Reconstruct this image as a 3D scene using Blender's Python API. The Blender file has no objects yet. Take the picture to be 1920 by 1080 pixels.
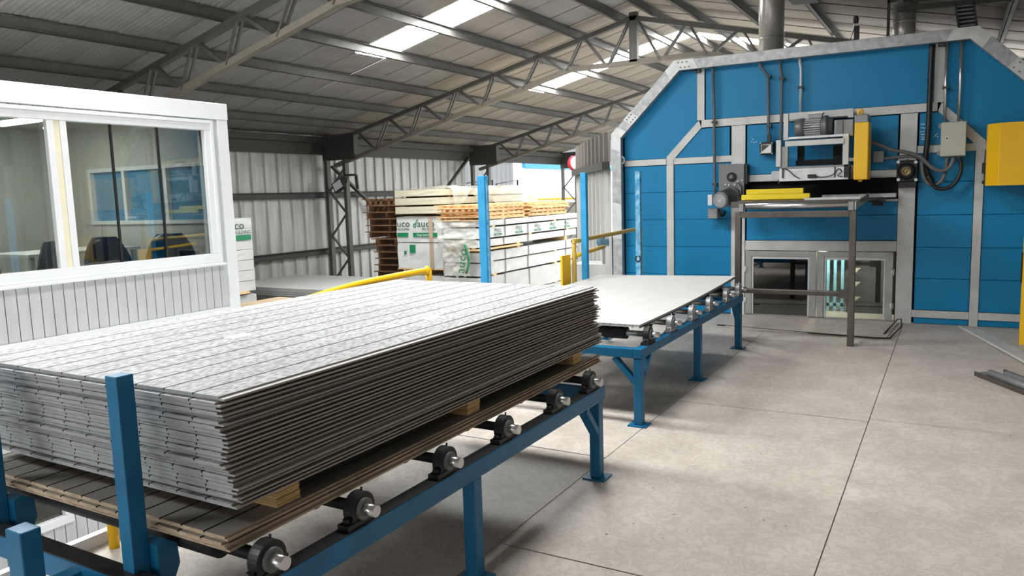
import bpy, math, random
from mathutils import Vector, Matrix
random.seed(7)
PI = math.pi
sc = bpy.context.scene
col = sc.collection

# ------------------------------------------------------------------ camera, world, exposure
H = 1.464
YAW, PIT, ROL, FPX = 0.52312, 0.12148, -0.03078, 1433.3
_cy, _sy = math.cos(YAW), math.sin(YAW)
_f0 = Vector((-_sy, _cy, 0)); _r0 = Vector((_cy, _sy, 0)); _u0 = Vector((0, 0, 1))
FWD = _f0 * math.cos(PIT) - _u0 * math.sin(PIT)
_u1 = _u0 * math.cos(PIT) + _f0 * math.sin(PIT)
RGT = _r0 * math.cos(ROL) + _u1 * math.sin(ROL)
UPV = _u1 * math.cos(ROL) - _r0 * math.sin(ROL)
CAM = Vector((0, 0, H))
cd = bpy.data.cameras.new('camera'); cam = bpy.data.objects.new('camera', cd); col.objects.link(cam)
cd.sensor_width = 36; cd.lens = FPX / 1920 * 36; cd.clip_end = 300; cd.clip_start = 0.05
cam.matrix_world = Matrix(((RGT.x, UPV.x, -FWD.x, 0), (RGT.y, UPV.y, -FWD.y, 0), (RGT.z, UPV.z, -FWD.z, H), (0, 0, 0, 1)))
sc.camera = cam
sc.view_settings.view_transform = 'Standard'; sc.view_settings.look = 'None'
sc.view_settings.gamma = 1; sc.view_settings.use_curve_mapping = False
sc.view_settings.exposure = 0.98
SKY = 1.7            # overcast daylight outside
SKYLIGHT = 31.0      # backlit roof lights
w = bpy.data.worlds.new('world'); sc.world = w; w.use_nodes = True
bg = w.node_tree.nodes['Background']; bg.inputs[0].default_value = (0.97, 0.985, 1.0, 1); bg.inputs[1].default_value = SKY

def at(px, py, Y):      # measured point of the photo on the plane y = Y
    d = FWD + RGT * ((px - 960) / FPX) - UPV * ((py - 540) / FPX)
    return CAM + d * (Y / d.y)

# ------------------------------------------------------------------ materials
def lin(c):
    c = c / 255
    return c / 12.92 if c < 0.04045 else ((c + 0.055) / 1.055) ** 2.4
def rgb(t): return (lin(t[0]), lin(t[1]), lin(t[2]), 1)
def mat(name, c, rough=0.6, metal=0.0, c2=None, scale=6, amt=0.5, bump=0.0, stretch=(1, 1, 1), detail=4, bscale=None, spec=0.5):
    m = bpy.data.materials.new(name); m.use_nodes = True
    nt = m.node_tree; b = nt.nodes['Principled BSDF']
    b.inputs['Base Color'].default_value = rgb(c); b.inputs['Roughness'].default_value = rough
    b.inputs['Metallic'].default_value = metal; b.inputs['Specular IOR Level'].default_value = spec
    if c2 or bump:
        tc = nt.nodes.new('ShaderNodeTexCoord'); mp = nt.nodes.new('ShaderNodeMapping')
        mp.inputs['Scale'].default_value = stretch
        nt.links.new(tc.outputs['Object'], mp.inputs['Vector'])
        n = nt.nodes.new('ShaderNodeTexNoise'); n.inputs['Scale'].default_value = scale; n.inputs['Detail'].default_value = detail
        nt.links.new(mp.outputs[0], n.inputs['Vector'])
        if c2:
            r = nt.nodes.new('ShaderNodeValToRGB')
            r.color_ramp.elements[0].position = 0.5 - amt * 0.5; r.color_ramp.elements[0].color = rgb(c)
            r.color_ramp.elements[1].position = 0.5 + amt * 0.5; r.color_ramp.elements[1].color = rgb(c2)
            nt.links.new(n.outputs[0], r.inputs[0]); nt.links.new(r.outputs[0], b.inputs['Base Color'])
        if bump:
            n2 = n
            if bscale:
                n2 = nt.nodes.new('ShaderNodeTexNoise'); n2.inputs['Scale'].default_value = bscale
                nt.links.new(mp.outputs[0], n2.inputs['Vector'])
            bp = nt.nodes.new('ShaderNodeBump'); bp.inputs['Strength'].default_value = bump; bp.inputs['Distance'].default_value = 0.01
            nt.links.new(n2.outputs[0], bp.inputs['Height']); nt.links.new(bp.outputs[0], b.inputs['Normal'])
    return m
def glass(name, c, rough=0.02, alpha=0.25):
    m = bpy.data.materials.new(name); m.use_nodes = True; nt = m.node_tree
    nt.nodes.remove(nt.nodes['Principled BSDF'])
    o = nt.nodes['Material Output']; t = nt.nodes.new('ShaderNodeBsdfTransparent'); t.inputs[0].default_value = rgb(c)
    g = nt.nodes.new('ShaderNodeBsdfGlossy'); g.inputs['Roughness'].default_value = rough
    fr = nt.nodes.new('ShaderNodeFresnel'); fr.inputs['IOR'].default_value = 1.6
    ma = nt.nodes.new('ShaderNodeMath'); ma.operation = 'MULTIPLY_ADD'; ma.inputs[1].default_value = 1.0; ma.inputs[2].default_value = alpha
    mx = nt.nodes.new('ShaderNodeMixShader')
    nt.links.new(fr.outputs[0], ma.inputs[0]); nt.links.new(ma.outputs[0], mx.inputs[0])
    nt.links.new(t.outputs[0], mx.inputs[1]); nt.links.new(g.outputs[0], mx.inputs[2]); nt.links.new(mx.outputs[0], o.inputs[0])
    return m
def tint(name, c, alpha, rough=0.2):
    m = mat(name, c, rough, spec=.3); m.node_tree.nodes['Principled BSDF'].inputs['Alpha'].default_value = alpha; return m
def emit(name, c, s):
    m = bpy.data.materials.new(name); m.use_nodes = True; nt = m.node_tree
    b = nt.nodes['Principled BSDF']; b.inputs['Base Color'].default_value = rgb(c)
    b.inputs['Emission Color'].default_value = rgb(c); b.inputs['Emission Strength'].default_value = s
    return m

M = dict(
    ply=mat('painted plywood deck', (180, 171, 163), 0.5, 0, (206, 198, 190), 3.2, 0.55, 0.12, (1, 1, 1), 8, 22),
    gap=mat('dark floor joint', (40, 38, 35), 0.9),
    concrete=mat('concrete', (120, 118, 112), 0.8, 0, (150, 147, 140), 1.5, 0.6, 0.1),
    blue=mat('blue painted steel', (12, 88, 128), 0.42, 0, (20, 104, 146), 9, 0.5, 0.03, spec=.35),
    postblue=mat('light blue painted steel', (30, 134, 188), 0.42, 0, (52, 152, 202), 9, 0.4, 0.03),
    chalky=mat('scuffed blue paint', (44, 138, 190), 0.5, 0, (150, 200, 225), 22, 0.35, 0.03),
    oven=mat('blue oven panel', (0, 118, 168), 0.45, 0, (0, 126, 178), 1.6, 0.7, 0.02, spec=.3),
    galv=mat('galvanised steel', (148, 150, 152), 0.5, 0.55, (186, 188, 190), 16, 0.4, 0.03, (1, 1, 1), 6),
    galvlight=mat('bright galvanised plate', (190, 192, 194), 0.5, 0.4, (210, 211, 212), 12, 0.4),
    member=mat('pale grey painted strip', (182, 182, 182), 0.5, 0.1, (205, 205, 204), 5, 0.5),
    alu=mat('dull aluminium', (150, 150, 150), 0.42, 0.6, (172, 172, 172), 8, 0.5),
    steel=mat('bare steel tube', (66, 61, 57), 0.4, 0.6, (96, 90, 84), 7, 0.5, 0.03, (1, 1, .3)),
    bright=mat('polished shaft steel', (200, 200, 200), 0.25, 0.9),
    black=mat('black iron', (22, 23, 25), 0.5, 0.2, (38, 38, 40), 15, 0.4),
    rubber=mat('black rubber roller', (26, 27, 28), 0.6),
    dark=mat('dark void', (10, 10, 11), 0.9),
    castgrey=mat('grey cast housing', (120, 121, 122), 0.45, 0.3, (140, 141, 142), 10, 0.4),
    motor=mat('grey motor paint', (108, 110, 111), 0.4, 0.3),
    teal=mat('blue grey motor paint', (76, 112, 130), 0.45),
    yellow=mat('yellow safety paint', (232, 180, 14), 0.4, 0, (240, 190, 24), 4, 0.6),
    yellow2=mat('bright yellow paint', (236, 208, 20), 0.45),
    roof=mat('galvanised roof sheet', (122, 122, 122), 0.5, 0.1, (152, 151, 149), 2.0, 0.6, 0, (1, .3, 1)),
    roofwarm=mat('weathered roof sheet', (142, 136, 126), 0.6, 0.1, (168, 160, 148), 1.6, 0.6, 0, (.4, 1.5, 1)),
    skylight=emit('backlit fibreglass roof light', (250, 251, 248), SKYLIGHT),
    truss=mat('grey brown truss paint', (74, 73, 70), 0.55, 0.1, (90, 88, 84), 5, 0.5),
    chord=mat('pale dusty truss chord', (104, 99, 89), 0.6, 0.1, (120, 114, 103), 4, 0.6),
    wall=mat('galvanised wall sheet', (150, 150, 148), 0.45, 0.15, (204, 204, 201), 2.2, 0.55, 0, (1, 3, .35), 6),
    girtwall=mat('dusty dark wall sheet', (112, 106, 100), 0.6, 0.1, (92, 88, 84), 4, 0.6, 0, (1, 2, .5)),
    sheetgrey=mat('pale grey sheet', (176, 178, 178), 0.6, 0, (190, 192, 192), 3, 0.6),
    railgrey=mat('dusty worn yellow rail', (172, 152, 92), 0.5, 0, (206, 166, 40), 3, 0.6),
    outgrey=mat('grey shed cladding', (122, 124, 126), 0.7, 0, (136, 138, 140), 1, 0.6),
    girt=mat('dark girt steel', (66, 66, 64), 0.6, 0.2),
    white=mat('white painted timber', (214, 216, 218), 0.45, 0, (222, 224, 226), 3, 0.5),
    siding=mat('grey painted siding', (180, 181, 183), 0.6, 0, (194, 195, 197), 14, 0.5, 0.12, (1, 1, .15)),
    inside=mat('pale cabin lining', (186, 184, 178), 0.7),
    cabinfloor=mat('brown cabin floor', (110, 100, 88), 0.7),
    cream=mat('cream cover strip', (222, 216, 190), 0.5),
    glass=glass('clear window glass', (225, 232, 230), 0.01, 0.05),
    blueglass=tint('blue tinted glass', (96, 160, 200), .6),
    darkglass=glass('smoked glass', (70, 72, 74), 0.02, 0.1),
    chair=mat('navy chair shell', (24, 50, 84), 0.3),
    tabletop=mat('white table laminate', (215, 217, 216), 0.4),
    board=mat('grey siding board end', (122, 125, 128), 0.75, 0, (150, 153, 156), 60, 0.6, 0.2, (.3, 1, 2)),
    boardedge=mat('primer brown board', (124, 114, 106), 0.6, 0, (152, 146, 140), 8, 0.6, 0.05, (1, .08, 1)),
    plyedge=mat('ply edge timber', (184, 168, 146), 0.7, 0, (138, 116, 94), 26, 0.5, 0.1, (1, .1, 4)),
    plyface=mat('grey faced ply', (112, 109, 104), 0.6, 0, (136, 133, 128), 4, 0.6),
    blockwood=mat('laminated timber block', (206, 172, 118), 0.7, 0, (158, 120, 74), 40, 0.5, 0.2, (.2, .2, 6)),
    whitesheet=mat('white primed sheet', (184, 184, 183), 0.6, 0, (192, 192, 191), 5, 0.6, spec=.3),
    groove=mat('grey sheet groove', (112, 112, 112), 0.7),
    pine=mat('fresh pine', (236, 202, 152), 0.7, 0, (214, 170, 116), 12, 0.6, 0.1, (1, .2, 3)),
    oldpine=mat('weathered pallet pine', (150, 112, 78), 0.8, 0, (112, 82, 58), 9, 0.6, 0.15),
    wrap=mat('white plastic wrap', (204, 204, 202), 0.35, 0, (178, 178, 178), 7, 0.6, 0.5, (1, 1, 1), 4, 14),
    cardwhite=mat('white packing sheet', (206, 208, 207), 0.4, 0, (190, 192, 192), 3, 0.6, 0.12, (1, 1, 1), 4, 5),
    beige=mat('beige moulding ends', (204, 199, 178), 0.6, 0, (184, 178, 156), 18, 0.6, 0.2, (1, 1, 3)),
    band=mat('brown packing band', (170, 150, 130), 0.6),
    green=mat('green print', (16, 120, 78), 0.5),
    darkgreen=mat('dark green print', (20, 70, 56), 0.5),
    red=mat('red print', (200, 30, 50), 0.5),
    film=tint('clear stretch film', (222, 220, 210), .38, .25),
    stainless=mat('stainless flue', (196, 193, 186), 0.32, 0.55, (176, 172, 164), 3, 0.6, 0.02, (1, 1, .3)),
    boxgrey=mat('beige grey enclosure', (176, 178, 166), 0.45),
    cable=mat('grey cable sheath', (92, 93, 94), 0.5),
    blackcable=mat('black cable sheath', (20, 20, 22), 0.45),
    brass=mat('dull brass hub', (146, 130, 92), 0.35, 0.7),
    ink=mat('white paint marker', (230, 236, 240), 0.5),
    tan=mat('tan hardboard', (188, 168, 138), 0.7, 0, (170, 150, 122), 4, 0.6),
    outwhite=mat('white render outside', (240, 241, 242), 0.7),
    asphalt=mat('yard paving', (150, 148, 144), 0.9, 0, (170, 168, 164), 1, 0.6),
    lampglow=emit('lamp diffuser', (255, 250, 240), 20.0),
    lamp=mat('lamp lens', (210, 215, 220), 0.15),
    oveninside=mat('pale oven lining', (190, 186, 160), 0.6),
    rackblue=mat('pale blue rack', (120, 176, 200), 0.5),
)
# top face of the siding boards: cloudy grey primer with a fine dark speckle
def board_top_mat():
    m = mat('mottled grey board face', (146, 147, 150), 0.62, 0, (184, 186, 191), 4, 0.7, 0.04, (1, .3, 1), 8, spec=.3)
    nt = m.node_tree; b = nt.nodes['Principled BSDF']; src = b.inputs['Base Color'].links[0].from_socket
    tc = nt.nodes.new('ShaderNodeTexCoord'); n = nt.nodes.new('ShaderNodeTexNoise'); n.inputs['Scale'].default_value = 110; n.inputs['Detail'].default_value = 6
    mp = nt.nodes.new('ShaderNodeMapping'); mp.inputs['Scale'].default_value = (1, .35, 1)
    nt.links.new(tc.outputs['Object'], mp.inputs[0]); nt.links.new(mp.outputs[0], n.inputs[0])
    r = nt.nodes.new('ShaderNodeValToRGB'); r.color_ramp.elements[0].position = .42; r.color_ramp.elements[0].color = rgb((190, 188, 185))
    r.color_ramp.elements[1].position = .56; r.color_ramp.elements[1].color = (1, 1, 1, 1)
    nt.links.new(n.outputs[0], r.inputs[0])
    mx = nt.nodes.new('ShaderNodeMix'); mx.data_type = 'RGBA'; mx.blend_type = 'MULTIPLY'; mx.inputs[0].default_value = 1
    nt.links.new(src, mx.inputs[6]); nt.links.new(r.outputs[0], mx.inputs[7]); nt.links.new(mx.outputs[2], b.inputs['Base Color'])
    return m
M['boardtop'] = board_top_mat()
# deck paint: worn scuffs and dusty swirls
def deck_mat():
    m = M['ply']; nt = m.node_tree; b = nt.nodes['Principled BSDF']; src = b.inputs['Base Color'].links[0].from_socket
    tc = nt.nodes.new('ShaderNodeTexCoord')
    n = nt.nodes.new('ShaderNodeTexNoise'); n.inputs['Scale'].default_value = 13; n.inputs['Detail'].default_value = 12; n.inputs['Roughness'].default_value = .68; n.inputs['Distortion'].default_value = .7
    nt.links.new(tc.outputs['Object'], n.inputs[0])
    r = nt.nodes.new('ShaderNodeValToRGB'); cr = r.color_ramp
    cr.elements[0].position = .41; cr.elements[0].color = (1, 1, 1, 1); cr.elements[1].position = .54; cr.elements[1].color = (1, 1, 1, 1)
    e = cr.elements.new(.5); e.color = (.80, .78, .76, 1)
    nt.links.new(n.outputs[0], r.inputs[0])
    mx = nt.nodes.new('ShaderNodeMix'); mx.data_type = 'RGBA'; mx.blend_type = 'MULTIPLY'; mx.inputs[0].default_value = .9
    nt.links.new(src, mx.inputs[6]); nt.links.new(r.outputs[0], mx.inputs[7]); nt.links.new(mx.outputs[2], b.inputs['Base Color'])
deck_mat()

# ------------------------------------------------------------------ mesh builder
class MB:
    def __init__(s): s.v = []; s.f = []; s.m = []; s.sm = []
    def add(s, vs, fs, mi=0, smooth=False):
        o = len(s.v); s.v += [Vector(p) for p in vs]; s.f += [tuple(i + o for i in q) for q in fs]
        s.m += [mi] * len(fs); s.sm += [smooth] * len(fs); return s
    def hexa(s, c, mi=0):
        return s.add(c, [(0, 3, 2, 1), (4, 5, 6, 7), (0, 1, 5, 4), (1, 2, 6, 5), (2, 3, 7, 6), (3, 0, 4, 7)], mi)
    def box(s, x0, x1, y0, y1, z0, z1, mi=0, b=0.0):
        if x0 > x1: x0, x1 = x1, x0
        if y0 > y1: y0, y1 = y1, y0
        if z0 > z1: z0, z1 = z1, z0
        return s.hexa([(x0, y0, z0), (x1, y0, z0), (x1, y1, z0), (x0, y1, z0), (x0, y0, z1), (x1, y0, z1), (x1, y1, z1), (x0, y1, z1)], mi)
    def bar(s, p, q, a, b=None, up=(0, 0, 1), mi=0):       # rectangular bar from p to q, a wide (side), b high (up)
        b = b or a; p = Vector(p); q = Vector(q); d = (q - p).normalized(); up = Vector(up)
        sd = d.cross(up)
        if sd.length < 1e-4: sd = d.cross(Vector((1, 0, 0)))
        sd.normalize(); u = sd.cross(d).normalized(); sd = sd * a / 2; u = u * b / 2
        return s.hexa([p - sd - u, p + sd - u, q + sd - u, q - sd - u, p - sd + u, p + sd + u, q + sd + u, q - sd + u], mi)
    def cyl(s, p, q, r, n=16, r2=None, mi=0, caps=True):
        p = Vector(p); q = Vector(q); d = (q - p).normalized(); r2 = r if r2 is None else r2
        a = d.cross(Vector((0, 0, 1)))
        if a.length < 1e-4: a = Vector((1, 0, 0))
        a.normalize(); b = d.cross(a)
        vs = [p + (a * math.cos(2 * PI * i / n) + b * math.sin(2 * PI * i / n)) * r for i in range(n)]
        vs += [q + (a * math.cos(2 * PI * i / n) + b * math.sin(2 * PI * i / n)) * r2 for i in range(n)]
        s.add(vs, [(i, i + n, (i + 1) % n + n, (i + 1) % n) for i in range(n)], mi, True)
        if caps:
            o = len(s.v) - 2 * n
            s.f += [tuple(o + i for i in range(n)), tuple(o + n + i for i in reversed(range(n)))]; s.m += [mi, mi]; s.sm += [False, False]
        return s
    def tube(s, pts, r, n=8, mi=0, smooth=3):              # round tube through points (Catmull-Rom)
        P = [Vector(p) for p in pts]
        if smooth > 1 and len(P) > 2:
            Q = []
            for i in range(len(P) - 1):
                a = P[max(i - 1, 0)]; b = P[i]; c = P[i + 1]; d = P[min(i + 2, len(P) - 1)]
                for k in range(smooth):
                    t = k / smooth
                    Q.append(.5 * (2 * b + (c - a) * t + (2 * a - 5 * b + 4 * c - d) * t * t + (3 * b - a - 3 * c + d) * t ** 3))
            P = Q + [P[-1]]
        vs = []; ref = None
        for i, p in enumerate(P):
            d = (P[min(i + 1, len(P) - 1)] - P[max(i - 1, 0)]).normalized()
            if ref is None: ref = d.cross(Vector((0, 0, 1))) if abs(d.z) < .9 else d.cross(Vector((0, 1, 0)))
            a = (ref - d * ref.dot(d)).normalized(); ref = a; b = d.cross(a)
            vs += [p + (a * math.cos(2 * PI * k / n) + b * math.sin(2 * PI * k / n)) * r for k in range(n)]
        fs = [(i * n + k, i * n + (k + 1) % n, (i + 1) * n + (k + 1) % n, (i + 1) * n + k) for i in range(len(P) - 1) for k in range(n)]
        s.add(vs, fs, mi, True)
        o = len(s.v) - len(vs)
        s.f += [tuple(o + k for k in reversed(range(n))), tuple(o + (len(P) - 1) * n + k for k in range(n))]; s.m += [mi, mi]; s.sm += [False, False]
        return s
    def prism(s, poly, y0, y1, mi=0, axis='y'):            # polygon extruded; axis y: poly in (x,z); x: poly in (y,z); z: poly in (x,y)
        n = len(poly)
        def P(a, b, t): return (a, t, b) if axis == 'y' else ((t, a, b) if axis == 'x' else (a, b, t))
        vs = [P(a, b, y0) for a, b in poly] + [P(a, b, y1) for a, b in poly]
        fs = [tuple(range(n)), tuple(reversed(range(n, 2 * n)))] + [(i, i + n, (i + 1) % n + n, (i + 1) % n) for i in range(n)]
        return s.add(vs, fs, mi)
    def lathe(s, c, ax, prof, n=24, mi=0):                 # prof: (distance along ax, radius)
        c = Vector(c); ax = Vector(ax).normalized(); a = ax.cross(Vector((0, 0, 1)))
        if a.length < 1e-4: a = Vector((1, 0, 0))
        a.normalize(); b = ax.cross(a); vs = []
        for t, r in prof: vs += [c + ax * t + (a * math.cos(2 * PI * k / n) + b * math.sin(2 * PI * k / n)) * max(r, 1e-4) for k in range(n)]
        fs = [(i * n + k, (i + 1) * n + k, (i + 1) * n + (k + 1) % n, i * n + (k + 1) % n) for i in range(len(prof) - 1) for k in range(n)]
        return s.add(vs, fs, mi, True)
    def build(s, name, m, parent=None, shift=None, bevel=0):
        me = bpy.data.meshes.new(name); sh = shift or Vector((0, 0, 0))
        me.from_pydata([tuple(p - sh) for p in s.v], [], s.f)
        for k in (m if isinstance(m, (list, tuple)) else [m]): me.materials.append(M[k] if isinstance(k, str) else k)
        me.polygons.foreach_set('material_index', s.m); me.polygons.foreach_set('use_smooth', s.sm)
        import bmesh
        bm = bmesh.new(); bm.from_mesh(me); bmesh.ops.recalc_face_normals(bm, faces=bm.faces); bm.to_mesh(me); bm.free()
        me.update()
        o = bpy.data.objects.new(name, me); col.objects.link(o)
        if parent: o.parent = parent
        if bevel:
            bv = o.modifiers.new('bevel', 'BEVEL'); bv.width = bevel; bv.segments = 2; bv.limit_method = 'ANGLE'
        return o

class Thing:
    def __init__(s, name, label, cat, loc, group=None):
        s.o = bpy.data.objects.new(name, None); col.objects.link(s.o); s.o.empty_display_size = .1
        s.loc = Vector(loc); s.o.location = s.loc
        tag(s.o, label, cat, group)
    def part(s, name, mb, m, parent=None, bevel=0, label=None):
        o = mb.build(name, m, parent or s.o, s.loc, bevel)
        if name in ('bolt', 'screw', 'cable_gland', 'cooling_fin', 'marker_writing', 'hinge'): o['kind'] = 'stuff'
        if label: o['label'] = label
        return o
def tag(o, label=None, cat=None, group=None, kind=None):
    if label: o['label'] = label
    if cat: o['category'] = cat
    if group: o['group'] = group
    if kind: o['kind'] = kind
    return o
def solid(name, mb, m, label, cat, group=None, bevel=0, origin=None):      # a thing that is one mesh
    if origin is None:
        xs = [p.x for p in mb.v]; ys = [p.y for p in mb.v]; zs = [p.z for p in mb.v]
        origin = Vector(((min(xs) + max(xs)) / 2, (min(ys) + max(ys)) / 2, min(zs)))
    o = mb.build(name, m, None, Vector(origin), bevel); o.location = origin
    return tag(o, label, cat, group)
def struct(name, mb, m, bevel=0):
    return tag(mb.build(name, m, None, None, bevel), kind='structure')
def copy_tree(o, parent=None, loc=None, label=None, group=None):
    c = o.copy(); col.objects.link(c)
    if parent: c.parent = parent
    if loc is not None: c.location = loc
    if label: c['label'] = label
    if group: c['group'] = group
    for ch in list(o.children): copy_tree(ch, c)
    return c
def txt(name, s, size, loc, right, up, m, parent, shift, squash=1.0, ext=0.0006):    # flat printed lettering
    cu = bpy.data.curves.new(name, 'FONT'); cu.body = s; cu.size = size; cu.extrude = ext; cu.resolution_u = 2
    t = bpy.data.objects.new(name, cu); col.objects.link(t)
    dg = bpy.context.evaluated_depsgraph_get(); me = bpy.data.meshes.new_from_object(t.evaluated_get(dg))
    bpy.data.objects.remove(t); bpy.data.curves.remove(cu)
    r = Vector(right).normalized(); u = Vector(up).normalized(); n = r.cross(u); L = Vector(loc) - shift
    for v in me.vertices: v.co = L + r * v.co.x * squash + u * v.co.y + n * v.co.z
    me.materials.clear(); me.materials.append(M[m]); o = bpy.data.objects.new(name, me); col.objects.link(o); o.parent = parent
    return o

# ------------------------------------------------------------------ the shell: deck, lower floor, roof, walls
ZL = -1.6                       # lower factory floor
DX0, DX1, DY0, DY1 = -3.17, 2.25, -4.0, 13.4
fl = struct('floor', MB().box(DX0, DX1, DY0, DY1, -0.20, -0.02), 'gap')
xs = [DX0, -2.84, -1.62, -0.405, 0.81, 2.03, DX1]
offs = [0.4, 1.35, 2.63, 2.69, 1.3, 0.5]
for i in range(len(xs) - 1):
    y = offs[i] - 2.44 * 4
    while y < DY1:
        a = max(y, DY0); b = min(y + 2.44, DY1)
        if b - a > .05:
            g = .0026; gy = .0045; dz = random.uniform(-.0003, .0003)
            o = MB().box(xs[i] + g, xs[i + 1] - g, a + gy, b - gy, -0.02, dz).build('floor_panel', 'ply', fl)
        y += 2.44
# screw heads and specks pressed into the deck
b = MB()
for k in range(70):
    x = random.uniform(-1.6, 1.2); y = random.uniform(2.0, 8); r = random.uniform(.003, .007)
    b.cyl((x, y, .0004), (x, y, .0016), r, 6)
o = b.build('screw_head', 'castgrey', fl); o['kind'] = 'stuff'
struct('floor_lower', MB().box(-13.2, DX0 - .05, -8, 30, ZL - .2, ZL), 'concrete')
b = MB().box(DX0 - .04, DX0, DY0, DY1, -.24, .055)
struct('trim_1', b, 'white')
# yard outside
b = MB().box(-70, -13.2, -30, 90, ZL - .3, ZL - .02); b.box(-13.2, 60, 30, 90, ZL - .3, ZL - .02)
struct('floor_yard', b, 'asphalt')

RX, RZ, SL = -5.11, 4.80, 0.24    # ridge x, ridge z, slope
EL, ER = -12.95, 2.5
def rz(x): return RZ - SL * abs(x - RX)
Y0R, Y1R = -4.2, 26.4
ceil = tag(bpy.data.objects.new('ceiling', None), kind='structure'); col.objects.link(ceil); ceil.location = (RX, 10, RZ)
SHW = .76
def sheet(xa, xb, y, m, name='roof_sheet'):
    key = (round(xa, 2), round(xb, 2), name)
    if key not in sheet.cache:
        b = MB(); n = 40; vs = []
        for i in range(n + 1):
            yy = i * (SHW + .03) / n - .015; zz = .009 * math.sin(2 * PI * i / 4) + .012 * i / n
            vs += [(xa, yy, rz(xa) + zz), (xb, yy, rz(xb) + zz)]
        b.add(vs, [(2 * i, 2 * i + 1, 2 * i + 3, 2 * i + 2) for i in range(n)], 0, True)
        o = b.build(name, m, ceil, Vector((RX, 10, RZ))); sheet.cache[key] = o
    else:
        o = sheet.cache[key].copy(); col.objects.link(o)
        if o.data.materials[0] != M[m]:
            k2 = key + (m,)
            if k2 not in sheet.cache:
                d = o.data.copy(); d.materials[0] = M[m]; sheet.cache[k2] = d
            o.data = sheet.cache[k2]
    o.location = (0, y, .006 * (len(sheet.cache) % 1) + random.uniform(0, .003))
    return o
sheet.cache = {}
SKYL = (-2.7, 3.65, 9.95, 16.65, 23.0)
y = Y0R; ny = int((Y1R - Y0R) / SHW)
near = {min(range(ny), key=lambda i: abs(Y0R + i * SHW - s)) for s in SKYL}
for i in range(ny):
    y = Y0R + i * SHW
    mL = 'roof' if y < 13 else 'roofwarm'
    if i in near:
        sheet(EL, -8.8, y, mL); sheet(-8.8, RX + .02, y, 'skylight', 'roof_light')
        if y > 12: sheet(RX - .02, -1.6, y, 'skylight', 'roof_light'); sheet(-1.6, ER, y, 'roofwarm')
        elif 2 < y < 5: sheet(RX - .02, -3.0, y, 'roofwarm'); sheet(-3.0, -1.5, y, 'skylight', 'roof_light'); sheet(-1.5, ER, y, 'roofwarm')  # unseen right-slope roof light, added to brighten the deck below
        else: sheet(RX - .02, ER, y, 'roofwarm')
    else:
        sheet(EL, RX + .02, y, mL); sheet(RX - .02, ER, y, 'roofwarm')
pxs = [-5.45, -6.3, -7.35, -8.45, -9.6, -10.7, -11.8]
def purlin(x):
    s = 1 if x > RX else -1; z = rz(x) - .012; b = MB()
    # C section: web with two flanges
    b.box(x - .004, x + .004, Y0R, Y1R, z - .15, z); b.box(x - .004, x + .05, Y0R, Y1R, z - .006, z); b.box(x - .004, x + .05, Y0R, Y1R, z - .15, z - .144)
    b.box(x + .046, x + .05, Y0R, Y1R, z - .15, z - .135)
    b.build('purlin', 'truss', ceil, Vector((RX, 10, RZ)))
for x in pxs:
    purlin(x); purlin(2 * RX - x)
b = MB().box(RX - .22, RX + .22, Y0R, Y1R, RZ + .01, RZ + .02)
b.build('ridge_cap', 'roof', ceil, Vector((RX, 10, RZ)))

WX = -12.9
def ribbed(b, pts_a, pts_b, z0, z1, nrm, pitch=.4, top=None):   # ribbed sheet between two plan points
    a = Vector((pts_a[0], pts_a[1], 0)); c = Vector((pts_b[0], pts_b[1], 0)); L = (c - a).length; d = (c - a) / L; n = Vector(nrm)
    prof = [(0, 0), (.62, 0), (.70, .04), (.92, .04)]
    P = []; k = 0
    while k * pitch < L:
        for t, h in prof:
            s_ = k * pitch + t * pitch
            if s_ < L: P.append((s_, h))
        k += 1
    P.append((L, 0)); vs = []
    for s_, h in P:
        q = a + d * s_ + n * h; vs += [(q.x, q.y, z0), (q.x, q.y, top(s_) if top else z1)]
    b.add(vs, [(2 * i, 2 * i + 2, 2 * i + 3, 2 * i + 1) for i in range(len(P) - 1)])
    return b
wl = tag(bpy.data.objects.new('wall_left', None), kind='structure'); col.objects.link(wl); wl.location = (WX, 8, ZL)
wsh = Vector((WX, 8, ZL))
for k in range(22):                                   # wall sheets one by one
    ya = Y0R + k * 1.1; yb = min(ya + 1.1, 19.75)
    if ya >= 19.7: break
    ribbed(MB(), (WX, ya), (WX, yb), ZL, 2.72, (1, 0, 0), .367).build('wall_sheet', 'wall', wl, wsh)
for z in (-1.0, .27, 1.59):
    b = MB().box(WX + .05, WX + .06, Y0R, 19.75, z - .07, z + .07); b.box(WX + .05, WX + .12, Y0R, 19.75, z + .06, z + .07); b.box(WX + .05, WX + .12, Y0R, 19.75, z - .07, z - .06)
    b.build('girt', 'girt', wl, wsh)
b = MB().box(WX + .05, WX + .16, Y0R, 26.2, 2.52, 2.774); b.build('eave_beam', 'girt', wl, wsh)
MB().box(WX + .03, WX + .28, Y0R, 26.2, 2.775, 2.915).build('eave_gutter', 'girt', wl, wsh)
for (ya, za, yb, zb) in ((13.7, 2.25, 15.9, .75), (19.6, 2.6, 17.3, .9)):
    MB().bar((WX + .22, ya, za), (WX + .22, yb, zb), .05, .1, (1, 0, 0)).build('wall_brace', 'truss', wl, wsh)
b = MB(); ribbed(b, (2.45, DY0), (2.45, 26), -.2, 3.05, (-1, 0, 0)); struct('wall_right', b, 'wall')
b = MB(); ribbed(b, (WX, DY0 - .15), (-3.2, DY0 - .15), 0, 0, (0, 1, 0), top=lambda d_: rz(WX + d_) - .02)
for i_ in range(0, len(b.v), 2): b.v[i_].z = ZL
n0 = len(b.v); ribbed(b, (-3.2, DY0 - .15), (2.4, DY0 - .15), 0, 0, (0, 1, 0), top=lambda d_: rz(-3.2 + d_) - .02)
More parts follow.
